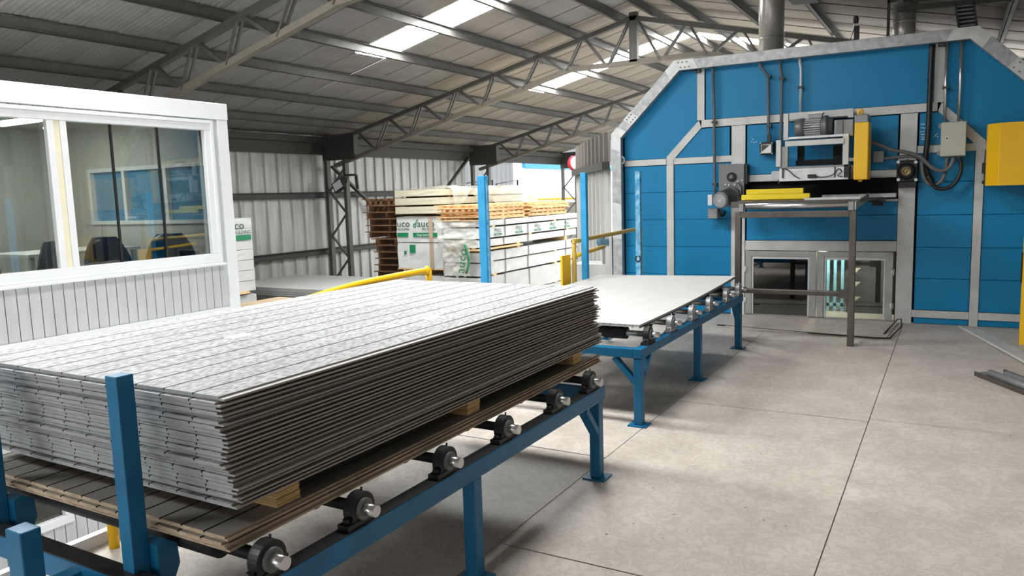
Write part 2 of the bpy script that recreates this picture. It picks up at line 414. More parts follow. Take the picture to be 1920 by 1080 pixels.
for i_ in range(n0, len(b.v), 2): b.v[i_].z = 2.2 if b.v[i_].x < -.4 else -.2
struct('wall_back_added', b, 'wall')  # unseen end wall with opening, added to cut light from behind the camera

# trusses and columns
def column(x, y, side, label, ztop=2.95):
    t = Thing('lattice_column', label, 'column', (x, y, ZL), 'lattice columns along the left wall' if side < 0 else 'lattice columns along the right wall')
    for dx in (-.28, .28):
        b = MB().box(x + dx - .045, x + dx + .045, y - .06, y + .06, ZL, ztop if dx * side > 0 else ztop - .1)
        t.part('column_leg', b, 'truss')
    z = ZL + .15; k = 0
    while z < 2.0:
        a, c = (-.24, .24) if k % 2 == 0 else (.24, -.24)
        t.part('lacing_bar', MB().bar((x + a, y, z), (x + c, y, z + .52), .03, .05, (0, 1, 0)), 'truss')
        z += .52; k += 1
    t.part('gusset_plate', MB().box(x - .34, x + .62 if side < 0 else x + .34, y - .07, y + .07, 2.38, 2.96) if side < 0 else MB().box(x - .62, x + .34, y - .07, y + .07, 2.22, 2.80), 'girt')
    return t
def truss(y, label, chordmat='chord', right_shallow=False):
    t = Thing('roof_truss', label, 'truss', (RX, y, rz(RX) - 1.2), 'roof trusses under the corrugated roof')
    zt = lambda x: rz(x) - .235
    kz = 3.79
    def zb(x):
        d = abs(x - RX)
        if x > RX and right_shallow: return zt(x) - .15 - max(0, .45 - d * .3)
        return kz if d < 1.3 else kz - (d - 1.3) * .255
    XL, XR = -12.45, 2.23
    for a, c in ((XL, RX), (RX, XR)):
        t.part('top_chord', MB().bar((a, y, zt(a)), (c, y, zt(c)), .10, .085), 'truss')
    nodes = [XL, RX - 1.3, RX + 1.3, XR]
    for a, c in zip(nodes[:-1], nodes[1:]):
        t.part('bottom_chord', MB().bar((a, y, zb(a + 1e-6)), (c, y, zb(c - 1e-6)), .10, .085), chordmat)
    t.part('king_post', MB().box(RX - .075, RX + .075, y - .05, y + .05, zb(RX) , zt(RX) + .1), 'truss')
    for sgn in (-1, 1):
        X = [RX + sgn * p for p in (0, .97, 1.88, 2.93, 3.84, 4.76, 5.69, 6.6)]; B_ = [RX + sgn * p for p in (.55, 1.40, 2.366, 3.31, 4.25, 5.17, 6.13)]
        if sgn > 0 and right_shallow: X = X[:2]
        for i in range(len(X) - 1):
            a = X[i]; c = X[i + 1]; m1 = B_[i]
            # single diagonal falling towards the ridge, paired light bars rising away from it
            if zt(c) - zb(m1) < .10: continue
            t.part('web_bar', MB().bar((c, y, zt(c)), (m1, y, zb(m1)), .05, .05, (0, 1, 0)), 'truss')
            for dy in (-.045, .045):
                t.part('web_bar', MB().bar((a + (c - a) * .06, y + dy, zt(a + (c - a) * .06)), (m1 - (c - a) * .06, y + dy, zb(m1)), .025, .035, (0, 1, 0)), 'truss')
    return t
T1, T2, T3, T4 = 7.2, 13.56, 19.85, 26.1
truss(T1, 'nearest grey roof truss with dusty pale bottom chord, rising behind the white cabin', 'chord', True)
truss(T2, 'middle grey roof truss with king post at the ridge, left of the blue oven', 'chord')
truss(T3, 'furthest visible grey roof truss beyond the stacked timber packs', 'chord')
CX = -12.42
column(CX, T1, -1, 'grey lattice column hidden behind the white cabin')
c2 = column(CX, T2, -1, 'grey lattice column carrying a floodlight, left of the pallet stacks')
column(CX, T3, -1, 'grey lattice column behind the timber packs, at the end of the corrugated wall')
column(CX, T4, -1, 'grey lattice column standing in the bright far opening')
for yy, nm in ((T2, 'grey lattice column at right wall behind the oven'), (T3, 'grey lattice column at right wall far behind the oven'), (T1, 'grey lattice column at right wall beside the oven front')):
    column(1.95, yy, 1, nm)
# floodlight on the middle column
fl_t = Thing('floodlight', 'small square floodlight on a bracket fixed to the grey lattice column', 'lamp', (-11.95, T2 - .1, 1.75))
fl_t.part('bracket', MB().bar((-12.1, T2 - .1, 2.02), (-11.75, T2 - .1, 2.02), .05, .05).bar((-12.0, T2 - .1, 2.02), (-12.0, T2 - .15, 1.85), .03, .03), 'girt')
b = MB().bar((-12.25, T2 - .28, 1.72), (-11.98, T2 - .28, 1.86), .1, .24); ho = fl_t.part('housing', b, 'black')
b = MB().bar((-12.22, T2 - .335, 1.735), (-12.0, T2 - .335, 1.85), .012, .18); fl_t.part('lens', b, 'lamp', ho)
fl_t.part('side_bracket', MB().bar((-11.75, T2 - .1, 2.02), (-11.72, T2 - .1, 1.7), .04, .06), 'girt')

# ------------------------------------------------------------------ the world through the far opening
nb = Thing('neighbouring_shed', 'pale corrugated shed with white wall and blue fascia beyond the far opening', 'building', (-22, 42, ZL))
b = MB(); ribbed(b, (-22, 30), (-22, 38.7), ZL, 3.3, (1, 0, 0), .5); nb.part('ribbed_wall', b, 'outgrey')
b = MB(); ribbed(b, (-22.2, 26), (-22.2, 75), 3.36, 5.6, (1, 0, 0), .5); nb.part('upper_wall', b, 'outgrey')
nb.part('white_wall', MB().box(-22.2, -22, 38.7, 75, ZL, 3.0), 'outwhite')
nb.part('blue_fascia', MB().box(-22.15, -21.9, 40, 75, 2.98, 3.3), 'postblue')
nb.part('edge_flashing', MB().box(-22.1, -21.92, 30, 75, 3.3, 3.36), 'member')
rl = Thing('stair_rail', 'black tubular stair rail outside the far opening', 'railing', (-15.5, 25.5, ZL))
for (ya, yb) in ((23.2, 25.6), (25.9, 27.6)):
    b = MB().tube([(-15.5, ya, ZL), (-15.5, ya, 1.9), (-15.5, yb, 2.05), (-15.5, yb, ZL)], .035, 8, smooth=1); rl.part('rail_hoop', b, 'black')
    rl.part('rail_brace', MB().tube([(-15.5, ya, 1.8), (-15.5, yb, .6)], .03, 6, smooth=1), 'black')
# pale block wall and offcuts outside behind the timber
solid('garden_wall', MB().box(-15.2, -12.0, 27.2, 27.5, ZL, 1.1), 'concrete', 'low pale block wall outside, beyond the far lattice column', 'wall')
solid('handrail', MB().tube([(-14.6, 27.0, 1.25), (-12.2, 26.9, 1.25)], .04, 8).cyl((-13.4, 26.95, ZL), (-13.4, 26.95, 1.25), .03, 8), 'yellow', 'short yellow rail above the low block wall outside', 'railing')

# ------------------------------------------------------------------ partition left of the oven
pa, pb = (-3.74, 9.06), (-5.42, 11.72)
pd = (Vector((pb[0], pb[1], 0)) - Vector((pa[0], pa[1], 0))).normalized(); pn = Vector((-pd.y, pd.x, 0)); pn = -pn if pn.y > 0 else pn
b = MB(); ribbed(b, pa, pb, ZL, 1.75, (pn.x, pn.y, 0), .36); struct('wall_partition', b, 'wall')
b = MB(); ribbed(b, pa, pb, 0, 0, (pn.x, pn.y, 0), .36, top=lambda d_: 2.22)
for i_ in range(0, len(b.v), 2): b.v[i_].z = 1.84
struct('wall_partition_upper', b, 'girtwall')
struct('trim_2', MB().bar((pa[0] + pn.x * .06, pa[1] + pn.y * .06, 1.79), (pb[0] + pn.x * .06, pb[1] + pn.y * .06, 1.79), .1, .1), 'girt')
q = at(1077, 306, 12.4); dn = (.88, -.47, 0)
solid('round_sign', MB().bar(q, q + Vector((.25, .2, -.05)), .04, .04).lathe(q, dn, [(0, .001), (.0, .12), (.05, .12), (.055, .10), (.05, .001)], 24, 0).lathe(q, dn, [(.0, .122), (-.03, .132), (.04, .132), (.052, .115)], 24, 1), ['outwhite', 'red'], 'round white dial with a red rim near the far partition', 'sign')
solid('wall_cabinet', MB().box(at(1080, 325, 12.6).x, at(1094, 325, 12.6).x, 12.6, 12.9, at(1085, 333, 12.6).z, at(1085, 317, 12.6).z), 'black', 'small black box hung below the round dial by the partition', 'box')

# ------------------------------------------------------------------ white cabin beside the deck
KX = -6.3; KY0, KY1 = 1.0, 5.30; KB = -9.2; KZ0, KZ1 = .30, 2.42
cb = Thing('site_office', 'white trimmed cabin with grey vertical siding and wide sliding windows', 'cabin', (KX, KY1, ZL))
WZ0, WZ1, WY1 = .96, 2.19, 5.08
bp = .0915; k = 0; y = KY1 - .09
while y > KY0:
    a, c = y - bp, y; k += 1
    g = .0035
    if a > WY1 - .02:
        cb.part('siding_board', MB().box(KX - .03, KX, a + g, c - g, KZ0, KZ1 - .05), 'siding')
    else:
        cb.part('siding_board', MB().box(KX - .03, KX, a + g, c - g, KZ0, WZ0), 'siding')
        cb.part('siding_board', MB().box(KX - .03, KX, a + g, c - g, WZ1, KZ1 - .05), 'siding')
    cb.part('siding_board', MB().box(KX - .03, KX, a + g, c - g, ZL, -1.1 if a < 3.42 else KZ0), 'siding')
    if a < 3.42: cb.part('siding_board', MB().box(KX - .03, KX, a + g, c - g, -.19, KZ0), 'siding')
    y -= bp
cb.part('backing', MB().box(KX - .06, KX - .035, KY0, KY1 - .01, WZ1, KZ1).box(KX - .06, KX - .035, KY0, KY1 - .01, KZ0, WZ0).box(KX - .06, KX - .035, WY1, KY1 - .01, WZ0, WZ1)
        .box(KX - .06, KX - .035, 3.45, KY1 - .01, ZL, KZ0).box(KX - .06, KX - .035, KY0, 3.45, ZL, -1.1).box(KX - .06, KX - .035, KY0, 3.45, -.2, KZ0), 'dark')
cb.part('top_trim', MB().box(KX - .06, KX + .03, KY0, KY1 + .03, KZ1 - .14, KZ1 + .02), 'white', bevel=.006)
cb.part('corner_trim', MB().box(KX - .03, KX + .025, KY1 - .10, KY1 + .025, ZL, KZ1 - .14).box(KX - .12, KX, KY1, KY1 + .025, ZL, KZ1 - .14), 'white', bevel=.005)
cb.part('mid_trim', MB().box(KX - .03, KX + .022, KY0, KY1 - .10, KZ0, KZ0 + .135), 'white', bevel=.004)
cb.part('end_wall', MB().box(KX - .12, KB, KY1 - .08, KY1, ZL, 1.30).box(KX - .12, KB, KY1 - .08, KY1, 1.86, KZ1).box(-8.5, KB, KY1 - .08, KY1, 1.30, 1.86).box(KX - .12, -6.42, KY1 - .08, KY1, 1.3, 1.86), 'inside')
cb.part('end_window_pane', MB().box(-6.42, -8.5, KY1 - .05, KY1 - .04, 1.30, 1.86), 'blueglass')
b = MB()
for x in (-6.42, -7.15, -7.85, -8.47): b.box(x - .025, x + .025, KY1 - .098, KY1 - .022, 1.31, 1.85)
b.box(-8.5, -6.4, KY1 - .1, KY1 - .02, 1.27, 1.31).box(-8.5, -6.4, KY1 - .1, KY1 - .02, 1.85, 1.89)
cb.part('end_window_frame', b, 'white')
cb.part('back_wall', MB().box(KB, KB + .08, KY0, KY1 - .08, ZL, KZ1), 'inside')
cb.part('near_wall', MB().box(KX - .06, KB, KY0, KY0 + .08, ZL, KZ1), 'inside')
cb.part('roof_panel', MB().box(KX - .06, KB, KY0, KY1, KZ1 - .06, KZ1), 'inside')
cb.part('upper_floor', MB().box(KX - .06, KB, KY0, KY1 - .08, KZ0 - .12, KZ0), 'cabinfloor')
cb.part('inner_door', MB().box(KB + .08, KB + .12, 3.5, 4.25, KZ0, 2.1), 'member')
# window: stepped white frame, mullion, two pairs of sliding panes
def frame(x0, x1, y0, y1, z0, z1, wd):
    return MB().box(x0, x1, y0, y1, z0 - wd, z0).box(x0, x1, y0, y1, z1, z1 + wd).box(x0, x1, y0, y0 + wd, z0, z1).box(x0, x1, y1 - wd, y1, z0, z1)
wf = cb.part('window_frame', frame(KX - .02, KX + .035, KY0, WY1 + .03, WZ0 + .02, WZ1 - .02, .075), 'white', bevel=.006)
cb.part('frame_bead', frame(KX - .02, KX + .048, KY0, WY1 + .05, WZ0 - .045, WZ1 + .045, .03), 'white', wf)
cb.part('window_sill', MB().box(KX - .02, KX + .075, KY0, WY1 + .07, WZ0 - .10, WZ0 - .075), 'white', bevel=.005)
MY = 3.62
cb.part('mullion', MB().box(KX - .02, KX + .03, MY - .075, MY - .02, WZ0 + .02, WZ1 - .02).box(KX - .02, KX + .03, MY + .03, MY + .085, WZ0 + .02, WZ1 - .02), 'white', bevel=.004)
cb.part('mullion_cover', MB().box(KX - .02, KX + .018, MY - .02, MY + .03, WZ0 + .02, WZ1 - .02), 'cream')
for i, (a, c) in enumerate(((1.1, 3.10), (3.09, MY - .07), (MY + .08, 4.11), (4.10, 4.56), (4.55, WY1 - .045))):
    p = cb.part('window_pane', MB().box(KX - .022 - .008 * (i % 2), KX - .018 - .008 * (i % 2), a, c, WZ0 + .02, WZ1 - .02), 'glass')
    if i in (0, 2, 3): cb.part('pane_edge', MB().box(KX - .03, KX - .012, c - .009, c + .009, WZ0 + .02, WZ1 - .02), 'black', p)
cb.part('lower_window_frame', frame(KX - .03, KX + .03, KY0, 3.45, -1.06, -.26, .07), 'white', bevel=.005)
cb.part('lower_window_pane', MB().box(KX - .03, KX - .024, KY0, 3.4, -1.06, -.26), 'darkglass')
cb.part('lower_floor', MB().box(KX - .06, KB, KY0, KY1 - .08, ZL, ZL + .05), 'cabinfloor')
for y in (2.3, 4.2):
    t = Thing('ceiling_lamp', 'flat ceiling lamp inside the cabin, ' + ('far left out of sight' if y < 3 else 'above the right window'), 'lamp', (-7.8, y, KZ1 - .12))
    t.part('housing', MB().box(-8.4, -7.2, y - .12, y + .12, KZ1 - .10, KZ1 - .062), 'white')
    t.part('diffuser', MB().box(-8.38, -7.22, y - .10, y + .10, KZ1 - .115, KZ1 - .10), 'lampglow')
# chairs and tables inside
def chair(x, y, rot, label):
    t = Thing('office_chair', label, 'chair', (0, 0, 0), 'navy chairs in the cabin')
    b = MB(); pts = []
    for i in range(9):
        for j in range(7):
            u = (i / 8 - .5) * 2; v = j / 6
            wid = .23 * (1 - .75 * max(0, v - .35) ** 2 * 1.6); pts.append((wid * u, -.20 + .06 * u * u - .05 * v, .47 + .42 * v))
    q = [(i * 7 + j, (i + 1) * 7 + j, (i + 1) * 7 + j + 1, i * 7 + j + 1) for i in range(8) for j in range(6)]
    b.add(pts, q, 0, True); o = t.part('backrest', b, 'chair'); sm = o.modifiers.new('solid', 'SOLIDIFY'); sm.thickness = .03
    t.part('seat', MB().box(-.22, .22, -.2, .24, .42, .47), 'chair', bevel=.02)
    t.part('post', MB().cyl((0, 0, .1), (0, 0, .42), .03, 10), 'black')
    b = MB()
    for k in range(5):
        a = k * 2 * PI / 5; b.bar((0, 0, .09), (.21 * math.cos(a), .21 * math.sin(a), .05), .04, .03); b.cyl((.2 * math.cos(a), .2 * math.sin(a), .0), (.2 * math.cos(a), .2 * math.sin(a), .05), .025, 8)
    t.part('base', b, 'black')
    t.part('back_bracket', MB().bar((0, -.02, .40), (0, -.24, .5), .05, .02).bar((0, -.24, .5), (0, -.25, .7), .05, .02, (0, 1, 0)), 'black')
    t.o.location = (x, y, KZ0); t.o.rotation_euler = (0, 0, rot)
for x, y, r_, l in ((-6.76, 4.93, .9, 'navy office chair in the cabin nearest its right end wall'), (-6.95, 4.47, .5, 'navy office chair in the cabin behind the black pane edge'), (-6.62, 4.05, -.6, 'navy office chair in the cabin just right of the white mullion pair'), (-6.8, 3.55, 2.4, 'navy office chair in the cabin low beside the white mullion')):
    chair(x, y, r_, l)
def table(x0, x1, y0, y1, label):
    t = Thing('office_table', label, 'table', ((x0 + x1) / 2, (y0 + y1) / 2, KZ0), 'white tables in the cabin')
    t.part('tabletop', MB().box(x0, x1, y0, y1, KZ0 + .71, KZ0 + .74), 'tabletop')
    for x in (x0 + .05, x1 - .05):
        for y in (y0 + .05, y1 - .05): t.part('leg', MB().box(x - .02, x + .02, y - .02, y + .02, KZ0, KZ0 + .71), 'member')
table(-8.3, -7.5, 3.95, 5.1, 'white office table in the cabin behind the right window')
table(-8.0, -7.2, 1.6, 3.3, 'white office table in the cabin behind the left window')
tag(cb.o, group=None)

# ------------------------------------------------------------------ roller conveyors
def bearing(t, x, y, z, zb, name='bearing_block', m='black', sh='bright', shaft_x=.1):
    # pillow block: foot, housing ring, insert, grease nipple, bolts
    b = MB().box(x - .022, x + .022, y - .075, y + .075, zb, zb + .018)
    pr = [(y + .052 * math.cos(a), z + .052 * math.sin(a)) for a in [PI * 1.12 - i * PI * 1.24 / 16 for i in range(17)]]
    b.prism([(y - .058, zb + .018)] + pr + [(y + .058, zb + .018)], x - .018, x + .018, 0, 'x')
    bb = t.part(name, b, m)
    t.part('bearing_insert', MB().lathe((x, y, z), (1, 0, 0), [(-.024, .02), (-.024, .034), (.026, .034), (.028, .028), (.026, .018)], 18), 'castgrey' if m == 'galv' else 'cable', bb)
    b = MB()
    for s in (-1, 1): b.cyl((x, y + s * .058, zb + .018), (x, y + s * .058, zb + .034), .012, 6)
    b.cyl((x, y + .012, z + .045), (x, y + .016, z + .060), .004, 6)
    t.part('bolt', b, m, bb)
def roller(t, x0, x1, y, z, r, xe0, xe1, endm='bright', ym='rubber'):
    d = t.part('roller', MB().lathe((x0, y, z), (1, 0, 0), [(0, .02), (0, r), (x1 - x0, r), (x1 - x0, .02)], 24), ym)
    t.part('shaft', MB().cyl((xe0, y, z), (xe1 - .07, y, z), .0185, 14), 'black' if endm == 'near' else 'bright', d)
    t.part('shaft_end', MB().cyl((xe1 - .07, y, z), (xe1, y, z), .0185, 16), 'bright', d)
def gusset_leg(t, x, y, dirs, ztop, m='blue', s=.055, kz=.10):
    h = s / 2
    lg = t.part('leg', MB().box(x - h, x + h, y - h, y + h, .008, ztop), m, bevel=.004)
    t.part('foot_plate', MB().box(x - .06, x + .06, y - .055, y + .055, 0, .008).cyl((x + .043, y - .038, .008), (x + .043, y - .038, .016), .008, 8), 'blue' if m == 'blue' else m, lg)
    for dx, dy in dirs:
        t.part('corner_brace', MB().bar((x + dx * .02, y + dy * .02, ztop - .16), (x + dx * .16, y + dy * .16, ztop - .005), .05, .028, (-dx * .7, -dy * .7, .7)), m)

# near conveyor under the big stack
N = Thing('roller_conveyor', 'blue steel roller conveyor carrying the tall stack of grey boards', 'conveyor', (-2.2, 2.4, 0))
BX = -1.545; BL = -3.0; BT = .478; BH = .072
for x in (BX, BL):
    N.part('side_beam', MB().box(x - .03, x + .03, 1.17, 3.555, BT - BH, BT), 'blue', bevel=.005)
    N.part('beam_top_strip', MB().box(x - .028, x + .028, 1.2, 3.54, BT, BT + .002), 'black')
for y in (1.17, 3.53):
    N.part('cross_beam', MB().box(BL + .03, BX - .03, y - .03, y + .03, BT - BH, BT - .002), 'blue', bevel=.005)
for y in (1.2, 2.33, 3.5):
    gusset_leg(N, BX, y, [] if y == 2.33 else ([(0, -1)] if y > 3 else [(0, 1)]), BT - BH)
    gusset_leg(N, BL, y, [], BT - BH)
ZS = .528
for y in (1.335, 1.70, 2.16, 2.58, 3.04, 3.42):
    roller(N, -2.93, -1.72, y, ZS, .037, BL - .06, -1.475, 'near')
    for x in (BX, BL): bearing(N, x, y, ZS, BT + .002)
for x, z in ((-1.905, 1.022), (-2.62, 1.02)):
    N.part('upright_post', MB().box(x - .025, x + .025, 1.175, 1.225, .43, z), 'blue', bevel=.003)
    N.part('post_bracket', MB().prism([(1.225, .40), (1.225, .545), (1.25, .555), (1.285, .53), (1.29, .47), (1.27, .43), (1.27, .40)], x + .0, x + .06, 0, 'x'), 'blue')
N.part('stop_post', MB().box(-2.135, -2.062, .99, 1.045, .0, .632), 'blue', bevel=.004)
N.part('stop_arm', MB().box(-2.12, -2.07, 1.045, 1.14, .40, .46), 'blue')
N.part('beam_top_strip', MB().box(BL + .04, BX - .04, 1.142, 1.198, BT - .002, BT + .002), 'black')

# far conveyor under the white sheets
F = Thing('roller_conveyor', 'blue steel roller conveyor with white ribbed sheet, leading to the oven', 'conveyor', (-2.2, 5.7, 0))
FX = -1.66; FL = -2.98; FT = .492
for x in (FX, FL):
    F.part('side_beam', MB().box(x - .03, x + .03, 4.40, 7.06, FT - .06, FT), 'blue', bevel=.005)
for y in (4.43, 7.03):
    F.part('cross_beam', MB().box(FL + .03, FX - .03, y - .03, y + .03, FT - .06, FT - .002), 'blue', bevel=.005)
for y in (4.43, 5.71, 7.0):
    gusset_leg(F, FX, y, [(0, 1), (-1, 0)] if y < 5 else ([(0, -1)] if y > 6 else []), FT - .06)
    gusset_leg(F, FL, y, [(1, 0)] if y < 5 else [], FT - .06)
for i, y in enumerate((4.60, 5.06, 5.56, 6.03, 6.56, 6.99)):
    roller(F, -2.9, -1.80, y, .552, .04, FL - .05, -1.585)
    for x in (FX, FL): bearing(F, x, y, .552, FT, m='black' if i < 1 else 'galv')
    F.part('packing_plate', MB().box(FX - .028, FX + .028, y - .08, y + .08, FT - .0, FT + .003), 'black')

ORD = ['topmost', 'second', 'third', 'fourth', 'fifth', 'sixth', 'seventh', 'eighth', 'ninth', 'tenth', 'eleventh', 'twelfth', 'thirteenth', 'fourteenth', 'fifteenth', 'sixteenth', 'seventeenth', 'eighteenth', 'nineteenth', 'twentieth', 'twenty-first', 'twenty-second', 'twenty-third', 'twenty-fourth']
# ------------------------------------------------------------------ stack of boards on the near conveyor
def board_profile(x0, x1, z0, z1, n, gw=.0065, gd=.006, lap=.02):
    zm = (z0 + z1) / 2
    P = [(x0, z0), (x1, z0), (x1, zm), (x1 - lap, zm), (x1 - lap, z1)]
    for k in range(n, 0, -1):
        x = x0 + (x1 - x0) * k / (n + 1)
        P += [(x + gw / 2, z1), (x + gw / 2 - .002, z1 - gd), (x - gw / 2 + .002, z1 - gd), (x - gw / 2, z1)]
    P += [(x0, z1), (x0, zm)]
    return P
SX0, SX1, SY0, SY1, SZ0 = -2.95, -1.612, 1.295, 3.70, .664
NB = 24; TH = (.968 - SZ0) / NB
for k in range(NB):
    t = k / (NB - 1)
    dx = random.uniform(-.009, .009) + (.012 if k in (6, 7) else 0) + (.02 if k < 5 else 0) * .5; dy = random.uniform(-.010, .010) + (.012 if k < 8 else 0) - .012 * t
    if k == NB - 1: dx = -.004; dy = 0
    z0 = SZ0 + k * TH + .0004; z1 = SZ0 + (k + 1) * TH - .0012
    x0, x1 = SX0 + dx, SX1 + dx; P = board_profile(x0, x1, z0, z1, 10)
    n = len(P); b = MB()
    ya, yb = SY0 + dy, SY1 + dy + random.uniform(-.01, .04)
    vs = [(a, ya, c) for a, c in P] + [(a, yb, c) for a, c in P]
    b.add(vs, [tuple(range(n)), tuple(reversed(range(n, 2 * n)))], 0)
    for i in range(n):
        a, c = P[i], P[(i + 1) % n]
        side = abs(a[0] - c[0]) < .0005 and a[0] > x1 - .03
        top = a[1] > z1 - .0001 and c[1] > z1 - .0001
        lip = abs(a[1] - c[1]) < .0001 and a[0] > x1 - .03 and c[0] > x1 - .03 and not top
        b.add([vs[i], vs[i + n], vs[(i + 1) % n + n], vs[(i + 1) % n]], [(0, 1, 2, 3)], 2 if side else (1 if top else ((4 if k == NB - 1 else 2) if lip else 3)))  # lip of the top board coloured white for the light it catches
    lb = 'top grooved board of the tall grey stack on the near conveyor' if k == NB - 1 else ('lowest grooved grey board of the tall stack, resting on the timber blocks' if k == 0 else ORD[NB - 1 - k] + ' grooved grey board from the top of the tall stack')
    o = solid('siding_sheet', b, ['board', 'boardtop', 'boardedge', 'gap', 'whitesheet'], lb, 'board', 'grooved grey boards in the tall stack')
    if k == NB - 1:
        o.data.materials[3] = M['gap']
        for (px, py) in ((-2.35, 2.85), (-2.32, 1.95), (-1.86, 2.55)):
            s = MB().box(px - .03, px + .03, py - .05, py + .05, z1, z1 + .0006).build('paint_patch', 'white', o, Vector(o.location))
# supporting sheets underneath, with timber blocks between
for k in range(3):
    z0 = .5665 + k * .0125
    dx = random.uniform(-.008, .008); dy = random.uniform(-.012, .012)
    P = board_profile(SX0 - .03 + dx, -1.60 + dx, z0, z0 + .0117, 14, .008, .004, .012); n = len(P); b = MB()
    ya, yb = 1.262 + dy, 3.70 + dy
    vs = [(a, ya, c) for a, c in P] + [(a, yb, c) for a, c in P]
    b.add(vs, [tuple(range(n)), tuple(reversed(range(n, 2 * n)))], 1)
    for i in range(n):
        a, c = P[i], P[(i + 1) % n]; top = a[1] > z0 + .0116 and c[1] > z0 + .0116
        b.add([vs[i], vs[i + n], vs[(i + 1) % n + n], vs[(i + 1) % n]], [(0, 1, 2, 3)], 0 if top else (1 if a[0] > -1.65 else 2))
    solid('ply_sheet', b, ['plyface', 'plyedge', 'gap'], ('lowest', 'middle', 'upper')[k] + ' of three grooved ply sheets lying on the near rollers', 'board', 'ply sheets under the timber blocks')
for y, l in ((1.50, 'laminated timber block under the near end of the tall stack'), (2.49, 'laminated timber block under the middle of the tall stack'), (3.46, 'laminated timber block under the far end of the tall stack')):
    t = Thing('timber_block', l, 'block', (-2.3, y, .6035), 'timber blocks between stack and sheets')
    for i in range(7):
        za = .6037 + i * (.0598 / 7)
        t.part('lamination', MB().box(SX0, -1.628 + random.uniform(-.003, .003), y - .045, y + .045, za, za + .0598 / 7 - .0009), 'blockwood')

# white ribbed sheets on the far conveyor
def ribsheet(z0, dx, label):
    b = MB(); n = 27; L = 10; x0, x1 = -3.02 + dx, -1.685 + dx; vs = []; prof = []
    for i in range(n):
        a = x0 + (x1 - x0) * i / n; p = (x1 - x0) / n
        prof += [(a, 0), (a + p * .78, 0), (a + p * .81, -.004), (a + p * .97, -.004)]
    prof.append((x1, 0))
    for j in range(L + 1):
        t = j / L; y = 4.53 + 2.47 * t
        for x, dz in prof:
            s = (x - x0) / (x1 - x0)
            vs.append((x, y, z0 + dz + .045 * t ** 2.2 * (.5 + .5 * s) - .004 * math.sin(PI * t) * s))
    m = len(prof); b.add(vs, [(j * m + i, j * m + i + 1, (j + 1) * m + i + 1, (j + 1) * m + i) for j in range(L) for i in range(m - 1)]); b.m = [0 if i % 4 == 0 else 1 for j in range(L) for i in range(m - 1)]
    o = solid('ribbed_sheet', b, ['whitesheet', 'groove'], label, 'board', 'white ribbed sheets on the far conveyor')
    sd = o.modifiers.new('thick', 'SOLIDIFY'); sd.thickness = .009; sd.offset = -1
ribsheet(.6045, 0.0, 'lower white ribbed sheet on the far conveyor rollers')
ribsheet(.6155, .004, 'upper white ribbed sheet with warped corner on the far conveyor')

# tall blue guide posts along the deck edge
for i, (y, z, l) in enumerate(((4.90, 1.61, 'tall blue guide post nearest, rising behind the grey board stack'), (6.72, 1.65, 'tall blue guide post beside the yellow handrail end'), (8.18, 1.68, 'tall scuffed blue guide post in front of the oven panel'))):
    t = Thing('guide_post', l, 'post', (-3.05, y, 0), 'tall blue guide posts')
    s = .031 if i == 0 else .028
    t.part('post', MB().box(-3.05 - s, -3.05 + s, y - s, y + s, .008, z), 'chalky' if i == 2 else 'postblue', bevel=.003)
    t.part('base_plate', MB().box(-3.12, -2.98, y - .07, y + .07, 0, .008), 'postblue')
    if i == 0: t.part('flat_strip', MB().box(-3.05 + s, -3.05 + s + .004, y - .012, y + .012, .5, z - .01), 'chalky')
    if i == 2:
        t.part('wire_loop', MB().tube([(-3.06, y - s - .006, .74), (-3.08, y - s - .01, .70), (-3.05, y - s - .012, .67), (-3.02, y - s - .01, .70), (-3.04, y - s - .006, .74)], .006, 6), 'black')
# yellow handrails on the deck edge
t = Thing('handrail', 'yellow tubular handrail showing behind the grey board stack beside the cabin', 'railing', (-3.1, 3, 0))
t.part('top_rail', MB().tube([(-3.1, 1.86, .84), (-3.1, 2.9, .905), (-3.1, 3.5, .953), (-3.1, 4.12, .967), (-3.1, 4.21, .955), (-3.1, 4.24, .90), (-3.1, 4.24, .0)], .022, 12, smooth=4), 'yellow')
t.part('post', MB().cyl((-3.1, 1.86, 0), (-3.1, 1.86, .84), .022, 12), 'yellow')
t.part('mid_rail', MB().tube([(-3.1, 1.86, .5), (-3.1, 4.24, .5)], .018, 10), 'yellow')
t = Thing('handrail', 'yellow tubular handrail between two blue posts left of the oven', 'railing', (-3.12, 7.5, 0))
t.part('top_rail', MB().tube([(-3.12, 6.62, 0), (-3.12, 6.62, .94), (-3.12, 6.65, .995), (-3.12, 6.75, 1.005), (-3.12, 8.42, 1.03)], .022, 12, smooth=3), 'railgrey')
t.part('post', MB().cyl((-3.12, 8.42, 0), (-3.12, 8.42, 1.03), .024, 12), 'yellow')
t.part('mid_rail', MB().tube([(-3.12, 6.62, .86), (-3.12, 7.35, .90)], .02, 10), 'yellow')
t.part('kick_panel', MB().box(-3.17, -3.15, 6.42, 6.60, .2, .88), 'yellow')

